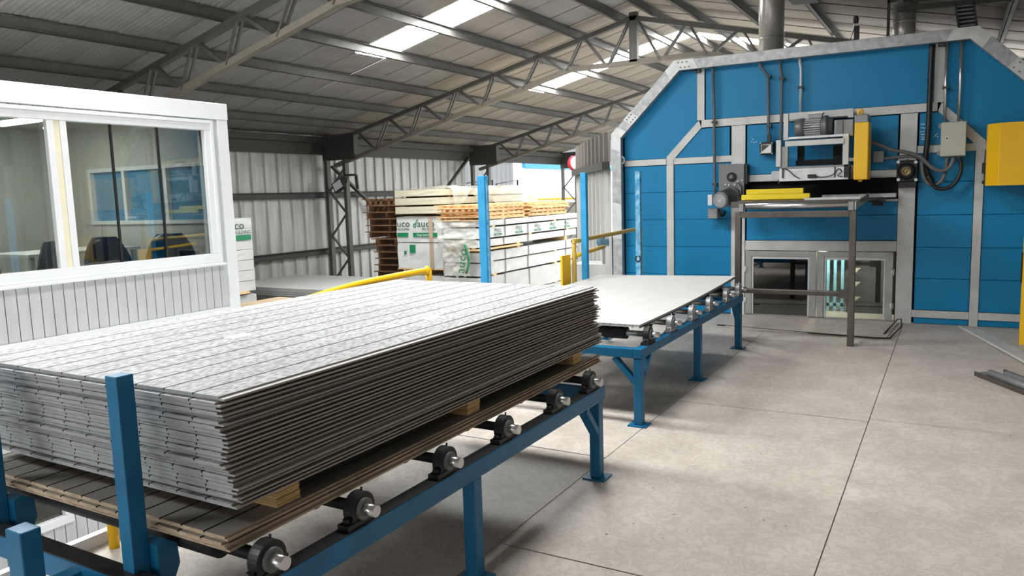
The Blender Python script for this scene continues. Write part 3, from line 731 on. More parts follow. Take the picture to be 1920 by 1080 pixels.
# loose strips on the deck, right
t = Thing('metal_trim', 'long flat pale metal trim lying on the deck, pointing at the oven', 'strip', (.45, 7.5, 0))
b = MB().hexa([(.10, 8.80, 0.002), (.245, 8.80, 0.002), (1.02, 5.9, 0.03), (.86, 5.9, .03), (.10, 8.80, .012), (.245, 8.80, .012), (1.02, 5.9, .042), (.86, 5.9, .042)])
t.part('flat', b, 'member')
t.part('folded_lip', MB().bar((.102, 8.8, .012), (.862, 5.9, .04), .006, .02), 'whitesheet')
t = Thing('steel_channel', 'dark steel channel on the deck holding loose tubes at the right edge', 'channel', (.5, 6.0, 0))
ca, cc = Vector((.19, 6.62, 0)), Vector((1.05, 5.1, 0)); cdv = (cc - ca).normalized(); cn = Vector((-cdv.y, cdv.x, 0))
t.part('base', MB().bar(ca + cn * .11 + Vector((0, 0, .004)), cc + cn * .11 + Vector((0, 0, .004)), .22, .006), 'black')
t.part('side', MB().bar(ca + Vector((0, 0, .018)), cc + Vector((0, 0, .018)), .006, .036), 'steel')
t.part('side', MB().bar(ca + cn * .22 + Vector((0, 0, .022)), cc + cn * .22 + Vector((0, 0, .022)), .006, .044), 'steel')
t.part('end_tongue', MB().bar(ca - cdv * .05 + cn * .08 + Vector((0, 0, .012)), ca + cdv * .16 + cn * .14 + Vector((0, 0, .012)), .14, .004), 'castgrey')
for i, (s0, s1, o_, nm) in enumerate(((.10, .95, .055, 'grey tube lying at the front in the dark steel channel'), (.16, .72, .14, 'shorter grey tube lying at the back in the dark steel channel'))):
    b = MB().lathe(ca + cdv * s0 + cn * o_ + Vector((0, 0, .042)), cdv, [(0, .018), (0, .028), (s1 - s0, .028), (s1 - s0, .018), (s1 - s0 - .03, .018)], 14)
    solid('metal_tube', b, 'castgrey', nm, 'tube')
solid('plastic_tube', MB().cyl(ca + cdv * 1.02 + cn * .05 + Vector((0, 0, .042)), cc + cn * .05 + Vector((0, 0, .042)), .03, 12), 'yellow2', 'yellow plastic tube end in the dark steel channel', 'tube')
t = Thing('barrier_post', 'yellow barrier post at the right edge of the photo', 'post', (.62, 8.1, 0))
t.part('post', MB().box(.56, .625, 8.05, 8.12, .0, .95), 'yellow')
t.part('upper_panel', MB().box(.60, .95, 8.06, 8.11, .55, .95), 'yellow')
t.part('lower_rail', MB().box(.625, 1.0, 8.07, 8.10, .1, .16), 'yellow')
t.part('black_strip', MB().box(.548, .56, 8.06, 8.10, .55, .82), 'black')

# ------------------------------------------------------------------ the blue curing oven
YO = 8.93; OC = -1.35
V = Thing('curing_oven', 'huge blue panelled oven with grey strips and a galvanised portal frame', 'oven', (OC, YO, 0))
def mir(p): return [(2 * OC - x, z) for x, z in p]
octo = [(-3.60, 0), (-3.60, 2.13), (-2.84, 2.89), (.14, 2.89), (.90, 2.13), (.90, 0)]
def shell_ring(x):
    return x
# body: side walls, roof facets and back, hollow inside behind the doors
b = MB()
for (a, c) in zip(octo[:-1], octo[1:]):
    n = Vector((c[1] - a[1], 0, -(c[0] - a[0]))).normalized() * .04
    p, q = Vector((a[0], 0, a[1])), Vector((c[0], 0, c[1])); p2, q2 = p + n, q + n
    y0, y1 = YO + .05, 13.1
    b.hexa([(p.x, y0, p.z), (q.x, y0, q.z), (q2.x, y0, q2.z), (p2.x, y0, p2.z), (p.x, y1, p.z), (q.x, y1, q.z), (q2.x, y1, q2.z), (p2.x, y1, p2.z)])
V.part('body', b, 'galv')
bk = MB().prism([(-3.58, .76), (-3.58, 2.12), (-2.83, 2.87), (.13, 2.87), (.88, 2.12), (.88, .76)], YO + .06, YO + .09).box(-3.58, -2.06, YO + .06, YO + .09, 0, .76).box(-.5, .88, YO + .06, YO + .09, 0, .76)
V.part('backing', bk, 'dark')
V.part('lining', MB().box(-3.4, .7, 12.9, 12.95, 0.0, 2.6).box(-2.2, -2.16, 9.1, 12.9, 0, .9).box(-.42, -.38, 9.1, 12.9, 0, .9).box(-2.2, -.38, 9.1, 12.9, .88, .92), 'oveninside')
# front panels, each its own sheet with a recessed joint
pf, pk = YO - .004, YO + .05
def panel(poly, mate='oven'): V.part('panel', MB().prism(poly, pf, pk), mate, bevel=.002)
def rect(x0, x1, z0, z1): return [(x0, z0), (x1, z0), (x1, z1), (x0, z1)]
rows_l = (.01, .455, .785, 1.11, 1.435, 1.755)
for x0, x1 in ((-3.50, -2.965), (-2.875, -2.205)):
    for z0, z1 in zip(rows_l[:-1], rows_l[1:]): panel(rect(x0, x1, z0 + .002, z1 - .002))
rows_r = (.145, .473, .795, 1.126, 1.46, 1.755)
for x0, x1 in ((-.31, .18), (.265, .86)):
    panel(rect(x0, x1, 0.004, .06))
    for z0, z1 in zip(rows_r[:-1], rows_r[1:]): panel(rect(x0, x1, z0 + .002, z1 - .002))
UL = [(-3.50, 1.835), (-2.975, 1.835), (-2.60, 2.21), (-2.60, 2.82), (-2.82, 2.82), (-3.50, 2.14)]
panel(UL); panel(mir(UL)[::-1])
IL = [(-2.86, 1.835), (-2.225, 1.835), (-2.225, 2.155), (-2.56, 2.155)]
panel(IL); panel([(.16, 1.835), (-.315, 1.835), (-.315, 2.155), (-.14, 2.155)])
panel(rect(-2.50, -.20, 2.255, 2.84))
panel(rect(-2.03, -.505, 1.605, 2.155))
panel(rect(-2.03, -.49, .865, 1.131)); panel(rect(-2.03, -.49, 1.136, 1.27))
# cover strips
sf = YO - .022
def strip(poly): V.part('cover_strip', MB().prism(poly, sf, pf + .01), 'member', bevel=.002)
strip(rect(-2.595, -2.51, 2.25, 2.83)); strip(rect(-.195, -.10, 2.25, 2.83))
strip(rect(-2.545, -.16, 2.165, 2.25))
DL = [(-2.545, 2.165), (-2.575, 2.25), (-2.965, 1.85), (-2.965, 1.755), (-2.88, 1.755), (-2.88, 1.815)]
strip(DL); strip(mir(DL)[::-1])
strip(rect(-2.965, -2.88, 0, 1.755)); strip(rect(.185, .262, 0, 1.755))
strip(rect(-3.50, -2.97, 1.76, 1.832)); strip(rect(-2.875, -2.2, 1.76, 1.832)); strip(rect(-.325, .18, 1.755, 1.83)); strip(rect(.266, .86, 1.755, 1.83))
strip(rect(-2.20, -2.045, 0, 2.16)); strip(rect(-.487, -.332, 0, 2.16))
strip(rect(-2.04, -.49, 1.535, 1.60)); strip(rect(-2.04, -.49, .752, .86))
strip(rect(-.33, .183, .066, .142)); strip(rect(.264, .86, .066, .142))
# feed slot lips
V.part('slot_lip', MB().box(-2.04, -.49, YO - .05, YO + .05, 1.275, 1.30).box(-2.04, -.49, YO - .03, YO + .3, 1.525, 1.54), 'galv')
# observation doors
for i, (x0, x1) in enumerate(((-2.035, -1.272), (-1.262, -.515))):
    d = V.part('door', frame(YO, YO, x0, x1, 0, 0, 0) if False else MB()
        .prism([(x0, .745), (x1, .745), (x1 - .07, .685), (x0 + .07, .685)], YO - .03, YO + .02)
        .prism([(x0, .02), (x0 + .07, .02), (x0 + .07, .685), (x0, .745)], YO - .03, YO + .02)
        .prism([(x1, .02), (x1, .745), (x1 - .07, .685), (x1 - .07, .02)], YO - .03, YO + .02), 'alu', bevel=.002)
    V.part('inner_frame', MB().box(x0 + .072, x1 - .072, YO - .02, YO + .02, .655, .683).box(x0 + .072, x0 + .088, YO - .02, YO + .02, .02, .655).box(x1 - .088, x1 - .072, YO - .02, YO + .02, .02, .655), 'galvlight', d)
    V.part('door_glass', MB().box(x0 + .088, x1 - .088, YO, YO + .006, .02, .655), 'darkglass' if i == 0 else 'glass', d)
    hx = x0 + .005 if i == 0 else x1 - .005
    b = MB()
    for z in (.50, .14): b.cyl((hx, YO - .038, z), (hx, YO - .038, z + .07), .012, 8).box(hx - .018, hx + .018, YO - .036, YO - .03, z + .005, z + .065)
    V.part('hinge', b, 'galvlight', d)
V.part('door_stop', MB().box(-2.05, -.5, YO - .01, YO + .03, 0, .018), 'alu')
# inside the oven behind the right door: rack, rollers, black sheets for the unlit parts
R_ = Thing('drying_rack', 'pale blue rack frame with side rollers inside the oven behind the right door', 'rack', (-1.15, 9.5, 0))
for x in (-1.225, -1.15, -1.07): R_.part('upright', MB().box(x - .016, x + .016, 9.5, 9.53, .0, .64), 'rackblue')
R_.part('crossbar', MB().box(-1.24, -1.05, 9.5, 9.53, .60, .64), 'rackblue'); R_.part('crossbar', MB().box(-1.24, -1.05, 9.5, 9.53, .06, .10), 'rackblue')
for z in (.10, .21, .32, .43, .54): R_.part('side_roller', MB().cyl((-1.30, 9.48, z), (-1.245, 9.54, z + .025), .013, 8), 'castgrey')
R_.part('top_guard', MB().box(-1.25, -1.08, 9.47, 9.50, .645, .675), 'yellow2')
V.part('dark_sheet', MB().box(-2.15, -1.47, 9.6, 9.62, 0, .86).box(-1.02, -.45, 9.45, 9.47, 0, .86), 'black')  # black sheets standing in for the unlit interior behind the panes
for z in (.60, .46, .30, .13):
    V.part('pale_triangle', MB().prism([(-.97, z + .06), (-.87, z + .06), (-.97, z - .04)], 9.43, 9.44), 'oveninside')  # column of pale triangles behind the right door glass
L = bpy.data.lights.new('oven_fill_light', 'POINT'); L.energy = 16; L.color = (1, .95, .82); L.shadow_soft_size = .05  # no fixture here; point light added to brighten the view through the right door
lo = bpy.data.objects.new('oven_fill_light', L); col.objects.link(lo); lo.location = (-1.25, 9.2, .82)
tag(lo, 'added unseen light brightening the inside of the oven behind the right door', 'lamp')

# galvanised portal frame standing proud of the face
YF = 8.80; q_ = YF / YO
def sc_(p): return (p[0] * q_, H + (p[1] - H) * q_)
out = [(-3.672, -.02), (-3.672, 2.165), (-2.872, 2.958), (.165, 2.952), (.972, 2.165), (.972, -.02)]
inn = [(-3.55, -.02), (-3.55, 2.11), (-2.81, 2.842), (.10, 2.838), (.85, 2.11), (.85, -.02)]
out = [sc_(p) for p in out]; inn = [sc_(p) for p in inn]
for p in (out, inn):
    for k in (0, 5): p[k] = (p[k][0], 0.0)
for i in range(5):
    V.part('frame_segment', MB().prism([out[i], out[i + 1], inn[i + 1], inn[i]], YF, YF + .09), 'galv', bevel=.003)
def lerp(a, c, t): return (a[0] + (c[0] - a[0]) * t, a[1] + (c[1] - a[1]) * t)
def splice(i, t0, t1, bolts=True):
    P = [lerp(out[i], out[i + 1], t0), lerp(out[i], out[i + 1], t1), lerp(inn[i], inn[i + 1], t1), lerp(inn[i], inn[i + 1], t0)]
    pl = V.part('splice_plate', MB().prism(P, YF - .007, YF), 'galvlight')
    if bolts:
        b = MB()
        for u in (.2, .5, .8):
            for v in (.25, .75):
                a = lerp(lerp(P[0], P[1], u), lerp(P[3], P[2], u), v); b.cyl((a[0], YF - .016, a[1]), (a[0], YF - .007, a[1]), .008, 6)
        V.part('bolt', b, 'cable', pl)
splice(0, .92, 1.0, False); splice(0, .42, .62, False); splice(1, 0, .10, False); splice(1, .2, .32); splice(1, .86, 1, False); splice(2, 0, .055); splice(2, .055, .075, False)
splice(2, .93, 1, False); splice(3, 0, .14, False); splice(3, .42, .62)
# dark recess strip with square pegs inside the left jamb
V.part('recess', MB().box(-3.56, -3.495, YO - .06, YO + .05, 0, 2.13), 'dark')
for k in range(14): V.part('peg', MB().box(-3.535, -3.505, YO - .09, YO - .06, .3 + k * .105, .33 + k * .105), 'galv')
for x in (-2.575, -.145): V.part('hanger_socket', frame(YO - .07, YO - .0, x - .022, x + .022, 2.80, 2.844, .008) if False else MB().box(x - .03, x + .03, YO - .09, YO, 2.785, 2.795).box(x - .03, x + .03, YO - .09, YO, 2.835, 2.845).box(x - .03, x - .022, YO - .09, YO, 2.795, 2.835).box(x + .022, x + .03, YO - .09, YO, 2.795, 2.835), 'girt')
V.part('hook', MB().tube([(-3.55, YO - .10, 1.80), (-3.47, YO - .12, 1.80), (-3.46, YO - .12, 1.86), (-3.49, YO - .12, 1.88)], .01, 6), 'galv')
# felt-pen marks on the face
b = MB()
for (px, py, wd) in ((1726, 233, 12), (1726, 240, 14), (1725, 247, 12), (1726, 252, 9), (1726, 257, 12), (1726, 261, 10)):
    for k in range(4):
        a = at(px + k * wd / 4 + 1, py + random.uniform(-.6, .6), pf); s_ = random.uniform(.003, .006)
        b.box(a.x, a.x + .007, pf - .001, pf + .001, a.z - s_, a.z + s_)
for (px, py) in ((1752, 252), (1754, 254), (1756, 251), (1751, 256), (1757, 256), (1409, 266), (1413, 267), (1417, 266), (1411, 261)):
    a = at(px, py, pf); b.box(a.x, a.x + .009, pf - .001, pf + .001, a.z - .004, a.z + .004)
V.part('marker_writing', b, 'ink')

# flues
def flue(x, y, r, z0, z1, label, rim=False):
    t = Thing('exhaust_flue', label, 'flue', (x, y, z0)); 
    t.part('pipe', MB().lathe((x, y, z0), (0, 0, 1), [(0, r * .9), (0, r), (z1 - z0, r), (z1 - z0, r * .93), (z1 - z0 - .2, r * .93)], 32), 'stainless')
    t.part('seam_band', MB().lathe((x, y, z0 + .36), (0, 0, 1), [(0, r), (0, r + .004), (.02, r + .004), (.02, r)], 32), 'stainless')
    t.part('collar', MB().lathe((x, y, z0), (0, 0, 1), [(0, r + .05), (.01, r + .05), (.03, r + .01)], 32), 'galv')
    if rim: t.part('angle_frame', MB().box(x - r - .05, x - r - .02, y - .2, y - .16, z0, z1 + .03).box(x - r - .05, x - r + .05, y - .2, y - .19, z1, z1 + .03), 'girt')
flue(-2.03, 10.2, .152, 2.93, 4.6, 'tall shiny stainless flue rising from the oven top through the roof')
flue(-.55, 10.2, .118, 2.93, 3.50, 'shorter stainless flue stub on the oven top beside the cable tray', True)
t = Thing('cable_tray', 'dark hanging bar and ladder cable tray above the oven right shoulder', 'tray', (.05, 10.0, 2.95))
a, c = at(1684, 17, 10.0), at(2100, -22, 10.0)
t.part('support_bar', MB().bar(a, c, .05, .055), 'girt')
p0, p1, p2, p3 = at(1791, 10, 10.0), at(1826, 6, 10.0), at(1798, 54, 10.0), at(1832, 50, 10.0)
for a, c in ((p0, p2), (p1, p3)): t.part('tray_rail', MB().bar(a, c, .02, .05, (0, 1, 0)), 'girt')
for k in range(6):
    u = (k + .4) / 6; t.part('rung', MB().bar(p0.lerp(p2, u), p1.lerp(p3, u), .016, .02, (0, 1, 0)), 'castgrey')
t.part('back_plate', MB().hexa([tuple(p0 + Vector((0, .03, 0))), tuple(p1 + Vector((0, .03, 0))), tuple(p3 + Vector((0, .03, 0))), tuple(p2 + Vector((0, .03, 0))), tuple(p0 + Vector((0, .04, 0))), tuple(p1 + Vector((0, .04, 0))), tuple(p3 + Vector((0, .04, 0))), tuple(p2 + Vector((0, .04, 0)))]), 'black')
h0 = at(1720, 14, 10.0)
t.part('hanger_rod', MB().cyl(h0, (h0.x, h0.y, rz(h0.x) - .02), .01, 8), 'girt')
t = Thing('lifting_post', 'small dark post with hook strap on top of the oven between the flues', 'post', (at(1604, 65, 9.2).x, 9.2, 2.9))
a = at(1606, 70, 9.2); t.part('post', MB().box(a.x - .025, a.x + .025, 9.18, 9.23, 2.9, at(1606, 49, 9.2).z), 'black')
t.part('strap', MB().tube([at(1594, 74, 9.2), at(1600, 56, 9.2), at(1603, 40, 9.2)], .008, 6), 'bright'); t.part('hook', MB().tube([at(1603, 44, 9.2), at(1603, 33, 9.2), at(1607, 34, 9.2), at(1606, 44, 9.2)], .018, 8), 'black')
t = Thing('hanging_lamp', 'dark rimmed lamp partly cut by the top edge above the oven', 'lamp', (-1.5, 9.6, 3.3))
a, c = at(1477, 4, 9.6), at(1530, -1, 9.6)
t.part('housing', MB().hexa([(a.x, 9.5, a.z + .02), (c.x, 9.5, c.z + .02), (c.x, 9.9, c.z + .02), (a.x, 9.9, a.z + .02), (a.x, 9.5, a.z + .12), (c.x, 9.5, c.z + .12), (c.x, 9.9, c.z + .12), (a.x, 9.9, a.z + .12)]), 'black', bevel=.01)
t.part('hanger', MB().cyl(((a.x + c.x) / 2, 9.7, a.z + .1), ((a.x + c.x) / 2, 9.7, rz((a.x + c.x) / 2) - .02), .012, 8), 'girt')

def pb(b, px0, py0, px1, py1, yf, dep, mi=0):       # box whose front face fills a measured rectangle on the plane y = yf
    m = (py0 + py1) / 2; n = (px0 + px1) / 2
    return b.box(at(px0, m, yf).x, at(px1, m, yf).x, yf, yf + dep, at(n, py1, yf).z, at(n, py0, yf).z, mi)

# drive unit above the slot
D = Thing('drive_unit', 'grey drive frame with motor, gearbox and yellow belt guard above the oven slot', 'machine', (-1.2, 8.6, 1.55))
yf = 8.62
for r in ((1469, 213, 1478, 263), (1466, 275, 1477, 313)): D.part('frame_post', pb(MB(), *r, yf, .05), 'member', bevel=.002)
D.part('frame_post', pb(MB(), 1455, 263, 1464, 313, 8.5, .05), 'member', bevel=.002)
D.part('frame_post', pb(MB(), 1580, 255, 1591, 308, 8.5, .05), 'member', bevel=.002)
D.part('frame_post', pb(MB(), 1590, 203, 1600, 220, 8.75, .05), 'member')
D.part('frame_bar', pb(MB(), 1472, 262, 1582, 272, 8.48, .05), 'member', bevel=.002)
D.part('frame_bar', pb(MB(), 1478, 254, 1591, 258, 8.5, .3), 'galvlight')
D.part('back_rail', pb(MB(), 1478, 208, 1592, 221, 8.80, .05), 'member')
D.part('bearer', pb(MB(), 1472, 275, 1478, 312, 8.55, .36).copy() if False else MB().box(at(1470, 300, 8.6).x, at(1476, 300, 8.6).x, 8.55, 8.90, 1.62, 1.67).box(at(1584, 300, 8.6).x, at(1591, 300, 8.6).x, 8.55, 8.90, 1.62, 1.67), 'member')
D.part('dark_opening', pb(pb(pb(MB(), 1495, 272, 1508, 309, 8.7, .02), 1562, 272, 1578, 309, 8.7, .02), 1492, 299, 1580, 309, 8.68, .03), 'dark')  # dark plates standing in for shaded openings inside the drive frame
tr = D.part('tray', pb(pb(MB(), 1461, 313, 1588, 337, 8.45, .012), 1461, 335, 1590, 338, 8.42, .3), 'galvlight')
D.part('tray_end', pb(MB(), 1446, 321, 1463, 337, 8.47, .2), 'galv'); D.part('tray_end', pb(MB(), 1582, 309, 1592, 336, 8.44, .15), 'black')
D.part('top_edge', pb(MB(), 1461, 311, 1590, 314, 8.44, .3), 'castgrey', tr)
a = [at(1467, 316, 8.43), at(1476, 318, 8.43), at(1490, 330, 8.43), at(1500, 335, 8.43)]
D.part('sensor_cable', MB().tube(a, .005, 6), 'black', tr)
D.part('sensor_cable', MB().tube([at(1530, 331, 8.43), at(1545, 332, 8.43), at(1562, 327, 8.43), at(1572, 316, 8.43), at(1578, 322, 8.43), at(1570, 329, 8.43), at(1580, 331, 8.43)], .005, 6), 'black', tr)
D.part('sensor', pb(MB(), 1514, 327, 1529, 334, 8.41, .03), 'black', tr)
D.part('post_pin', pb(pb(MB(), 1466, 316, 1469, 334, 8.435, .01), 1564, 313, 1566, 333, 8.435, .01), 'girt', tr)
mc = at(1525, 238.5, 8.62); rr = .098
def X(px): return at(px, 238, 8.62).x
mo = D.part('motor', MB().lathe((X(1491), 8.62, mc.z), (1, 0, 0), [(0, .02), (0, rr * .78), (.012, rr * .93), (.05, rr), (X(1510) - X(1491), rr), (X(1510) - X(1491), rr * .84), (X(1541) - X(1491), rr * .84), (X(1541) - X(1491), rr * .95), (X(1545) - X(1491), rr * .95)], 28), 'motor')
b = MB()
for k in range(24):
    a = 2 * PI * k / 24; ca_, sa_ = math.cos(a), math.sin(a)
    b.bar((X(1510), 8.62 + ca_ * rr * .9, mc.z + sa_ * rr * .9), (X(1540), 8.62 + ca_ * rr * .9, mc.z + sa_ * rr * .9), .006, rr * .18, (0, ca_, sa_))
D.part('cooling_fin', b, 'galvlight', mo)
D.part('terminal_box', pb(MB(), 1516, 212, 1541, 221, 8.56, .1), 'castgrey', mo)
D.part('terminal_lid', pb(MB(), 1514, 211, 1543, 213, 8.55, .12), 'galvlight', mo)
gx = D.part('gearbox', MB().lathe((X(1545), 8.62, mc.z), (1, 0, 0), [(0, .04), (0, .112), (.04, .112), (.04, .10), (.075, .085), (.09, .06)], 28), 'motor')
D.part('gear_case', pb(MB(), 1564, 224, 1600, 256, 8.55, .15), 'castgrey', gx, bevel=.008)
D.part('gear_flange', pb(MB(), 1568, 226, 1580, 253, 8.53, .02), 'motor', gx)
bgd = D.part('belt_guard', pb(MB(), 1601, 229, 1628, 337, 8.40, .30), 'yellow', bevel=.01)
D.part('guard_top', pb(MB(), 1602, 214, 1628, 230, 8.405, .29), 'castgrey', bgd, bevel=.008)
e = at(1613, 211, 8.5)
D.part('lifting_eye', MB().lathe((e.x, 8.49, e.z), (0, 1, 0), [(0, .014), (0, .034), (.02, .034), (.02, .014), (0, .014)], 16), 'yellow', bgd)
D.part('lower_lug', pb(MB(), 1609, 336, 1616, 341, 8.5, .04), 'yellow', bgd)
D.part('side_bracket', pb(pb(MB(), 1591, 296, 1601, 302, 8.5, .1), 1590, 310, 1601, 325, 8.55, .15), 'castgrey')

# left chain gearbox with motor pointing at the camera
G = Thing('gear_motor', 'grey gear motor with round fan grille and toothed plate left of the slot', 'machine', (-2.2, 8.7, 1.3))
P = [at(1348, 375, 8.78), at(1395, 375, 8.78), at(1395, 307, 8.78)]
top = []
for k in range(13):
    px = 1395 - k * 47 / 12; a = at(px, 307 + (1.6 if k % 2 else 0), 8.78); top.append((a.x, a.z))
poly = [(P[0].x, P[0].z), (P[1].x, P[1].z)] + top
gp = G.part('mounting_plate', MB().prism(poly, 8.78, 8.90), 'motor')
a = at(1372, 332, 8.78)
G.part('hub', MB().lathe((a.x, 8.78, a.z), (0, -1, 0), [(0, .052), (.018, .052), (.018, .036), (.01, .036), (.01, .022), (.024, .022), (.024, .001)], 24), 'black', gp)
G.part('hub_cap', MB().lathe((a.x, 8.765, a.z), (0, -1, 0), [(0, .03), (.008, .03), (.01, .001)], 20), 'castgrey', gp)
b = MB()
for px, py in ((1361, 346), (1367, 347), (1378, 346), (1392, 338), (1384, 340), (1388, 355)):
    q = at(px, py, 8.78); b.cyl((q.x, 8.765, q.z), (q.x, 8.785, q.z), .01, 6)
G.part('bolt', b, 'galvlight', gp)
G.part('side_flange', pb(MB(), 1395, 308, 1401, 345, 8.80, .1), 'black', gp)
m0 = at(1350, 376, 8.45); m1 = Vector((at(1378, 363, 8.78).x, 8.78, at(1378, 364, 8.78).z)); ax = (m1 - m0).normalized(); Lm = (m1 - m0).length
gm = G.part('motor', MB().lathe(m0, ax, [(0, .075), (0, .088), (.01, .094), (.07, .094), (.07, .082), (Lm - .1, .082), (Lm - .1, .10), (Lm - .07, .10), (Lm - .07, .07), (Lm, .07)], 28), 'motor')
sd_ = ax.cross(Vector((0, 0, 1))).normalized(); up_ = sd_.cross(ax)
b = MB().lathe(m0 - ax * .004, ax, [(0, .001), (0, .078), (.004, .078)], 24)
G.part('fan_recess', b, 'dark', gm)
b = MB()
for k in range(-5, 6):
    h = math.sqrt(max(.0001, .076 ** 2 - (k * .014) ** 2))
    b.bar(m0 - ax * .006 + sd_ * k * .014 - up_ * h, m0 - ax * .006 + sd_ * k * .014 + up_ * h, .005, .004, ax)
    b.bar(m0 - ax * .006 + up_ * k * .014 - sd_ * h, m0 - ax * .006 + up_ * k * .014 + sd_ * h, .005, .004, ax)
b.bar(m0 - ax * .009 - sd_ * .016, m0 - ax * .009 + sd_ * .016, .003, .028, up_)
G.part('fan_grille', b, 'galvlight', gm)
b = MB()
for k in range(20):
    aa = 2 * PI * k / 20; d = sd_ * math.cos(aa) + up_ * math.sin(aa)
    b.bar(m0 + ax * .08 + d * .086, m0 + ax * (Lm - .11) + d * .086, .005, .014, d)
G.part('cooling_fin', b, 'castgrey', gm)
G.part('torque_arm', pb(MB(), 1327, 365, 1335, 385, 8.6, .03), 'galvlight')
G.part('junction_box', pb(MB(), 1327, 391, 1345, 410, 8.7, .2), 'castgrey', bevel=.004)
G.part('motor_cable', MB().tube([at(1346, 392, 8.62), at(1350, 402, 8.62), at(1356, 404, 8.66), at(1360, 396, 8.7)], .014, 8), 'black')
G.part('guard_curve', MB().tube([at(1382, 343, 8.76), at(1388, 352, 8.74), at(1388, 366, 8.72), at(1384, 374, 8.72)], .014, 8), 'motor')

# flange bearing right of the slot
b = pb(MB(), 1681, 301, 1721, 341, 8.80, .10)
t = Thing('flange_bearing', 'black square flange bearing with brass hub right of the slot', 'bearing', (at(1701, 340, 8.8).x, 8.85, at(1701, 350, 8.8).z))
t.part('flange', b, 'black', bevel=.012)
c_ = at(1700, 321, 8.8)
t.part('housing', MB().lathe((c_.x, 8.80, c_.z), (0, -1, 0), [(0, .085), (.03, .075), (.05, .06), (.05, .045)], 24), 'black')
t.part('hub', MB().lathe((c_.x, 8.79, c_.z), (0, -1, 0), [(0, .05), (.05, .045), (.055, .03), (.04, .028), (.04, .012), (.05, .001)], 20), 'brass')
b = MB()
for px, py in ((1684.5, 304), (1717.5, 304), (1684.5, 337), (1717.5, 337)):
    q = at(px, py, 8.8); b.cyl((q.x, 8.775, q.z), (q.x, 8.80, q.z), .016, 8)
t.part('bolt', b, 'galvlight')
tb = t.part('lower_block', pb(MB(), 1684, 341, 1718, 352, 8.80, .1), 'black', bevel=.004)
q = at(1701, 346.5, 8.8); t.part('set_screw', MB().lathe((q.x, 8.80, q.z), (0, -1, 0), [(0, .012), (.008, .012), (.008, .006), (.002, .006)], 12), 'girt', tb)
t.part('adjust_plate', pb(MB(), 1684, 297, 1700, 301, 8.82, .06), 'galv')
solid('junction_box', pb(MB(), 1637, 283, 1657, 304, 8.78, .13), 'castgrey', 'small square pale grey junction box right of the yellow belt guard', 'box', bevel=.004)
# control enclosure
t = Thing('control_box', 'beige grey control enclosure with lock on the oven right of the slot', 'box', (-.0, 8.8, 1.7))
t.part('enclosure', pb(MB(), 1765, 228, 1812, 293, 8.72, .16), 'boxgrey', bevel=.006)
dr = t.part('door', pb(MB(), 1764, 229, 1811, 292, 8.70, .018), 'boxgrey', bevel=.004)
t.part('lock_plate', pb(MB(), 1772.5, 255.5, 1778.5, 263.5, 8.694, .008), 'galvlight', dr); t.part('lock_barrel', pb(MB(), 1774.5, 257.5, 1777, 261.5, 8.69, .006), 'girt', dr)
t.part('mounting_lug', pb(pb(MB(), 1760, 232, 1765, 240, 8.84, .03), 1757, 283, 1764, 291, 8.84, .03), 'castgrey')
b = MB()
for px in (1775, 1787, 1798):
    q = at(px, 294, 8.8); b.cyl((q.x, 8.8, q.z + .02), (q.x, 8.8, q.z - .03), .018, 10)
t.part('cable_gland', b, 'castgrey')
# yellow cabinet
t = Thing('guard_cabinet', 'large yellow guard cabinet at the right edge on the oven face', 'cabinet', (.7, 8.7, 1.4))
x0 = at(1850, 290, 8.55).x; x1_ = at(1873, 290, 8.40).x; z1 = at(1875, 230, 8.4).z; z0 = at(1875, 348, 8.4).z
t.part('body', MB().prism([(x0, 8.79), (x0, 8.52), (x1_, 8.40), (1.15, 8.40), (1.15, 8.79)], z0, z1, 0, 'z'), 'yellow', bevel=.004)
t.part('hinge_edge', MB().box(x0 - .025, x0, 8.70, 8.90, z0 + .12, z0 + .22).box(x0 - .02, x0, 8.7, 8.9, z0 + .02, z0 + .05), 'black')
# conduits and cables
def conduit(pts, r, m, label, clips=(), Y=8.86):
    P = [at(px, py, Y) for px, py in pts]
    t = Thing('conduit', label, 'conduit', P[-1]); t.part('pipe', MB().tube(P, r, 10, smooth=1), m)
    for px, py in clips:
        q = at(px, py, Y); t.part('clip', MB().box(q.x - .026, q.x + .026, Y - .018, Y + .04, q.z - .012, q.z + .012), 'girt')
    return t
conduit([(1337, 126), (1339, 230), (1340, 345), (1341, 366)], .016, 'cable', 'leftmost grey conduit, running down to the round gear motor', ((1339, 229), (1340, 345)))
t = conduit([(1424, 118), (1427, 127), (1440, 142), (1441, 250), (1441, 268)], .016, 'cable', 'grey conduit with a bend above the small black switch box', ((1441, 143), (1442, 236)))
conduit([(1462, 112), (1466, 150), (1464, 263), (1461, 345)], .015, 'cable', 'grey conduit passing left of the drive frame post', ((1466, 147),))
conduit([(1499, 108), (1502, 130), (1501, 213)], .015, 'galvlight', 'grey conduit dropping to the horizontal drive motor', ((1501, 164),))
conduit([(1776, 79), (1773, 165), (1771, 229)], .015, 'bright', 'bright conduit entering the control enclosure on its left', ((1773, 164),))
conduit([(1803, 76), (1801, 150), (1797, 229)], .016, 'bright', 'bright conduit entering the control enclosure on its right')
t = Thing('switch_box', 'small black and white limit switch box hung on a conduit', 'switch', (at(1437, 290, 8.8).x, 8.8, at(1437, 290, 8.8).z))
t.part('body', pb(MB(), 1424, 266, 1450, 290, 8.78, .11), 'black', bevel=.008); t.part('gland', pb(MB(), 1438, 252, 1445, 267, 8.80, .04), 'black')
t.part('face_plate', pb(MB(), 1427, 271, 1446, 287, 8.772, .01), 'galvlight')
p_ = [at(1428, 272, 8.77), at(1443, 272, 8.77), at(1428, 284, 8.77)]
t.part('dark_label', MB().prism([(p.x, p.z) for p in p_], 8.766, 8.773), 'girt')
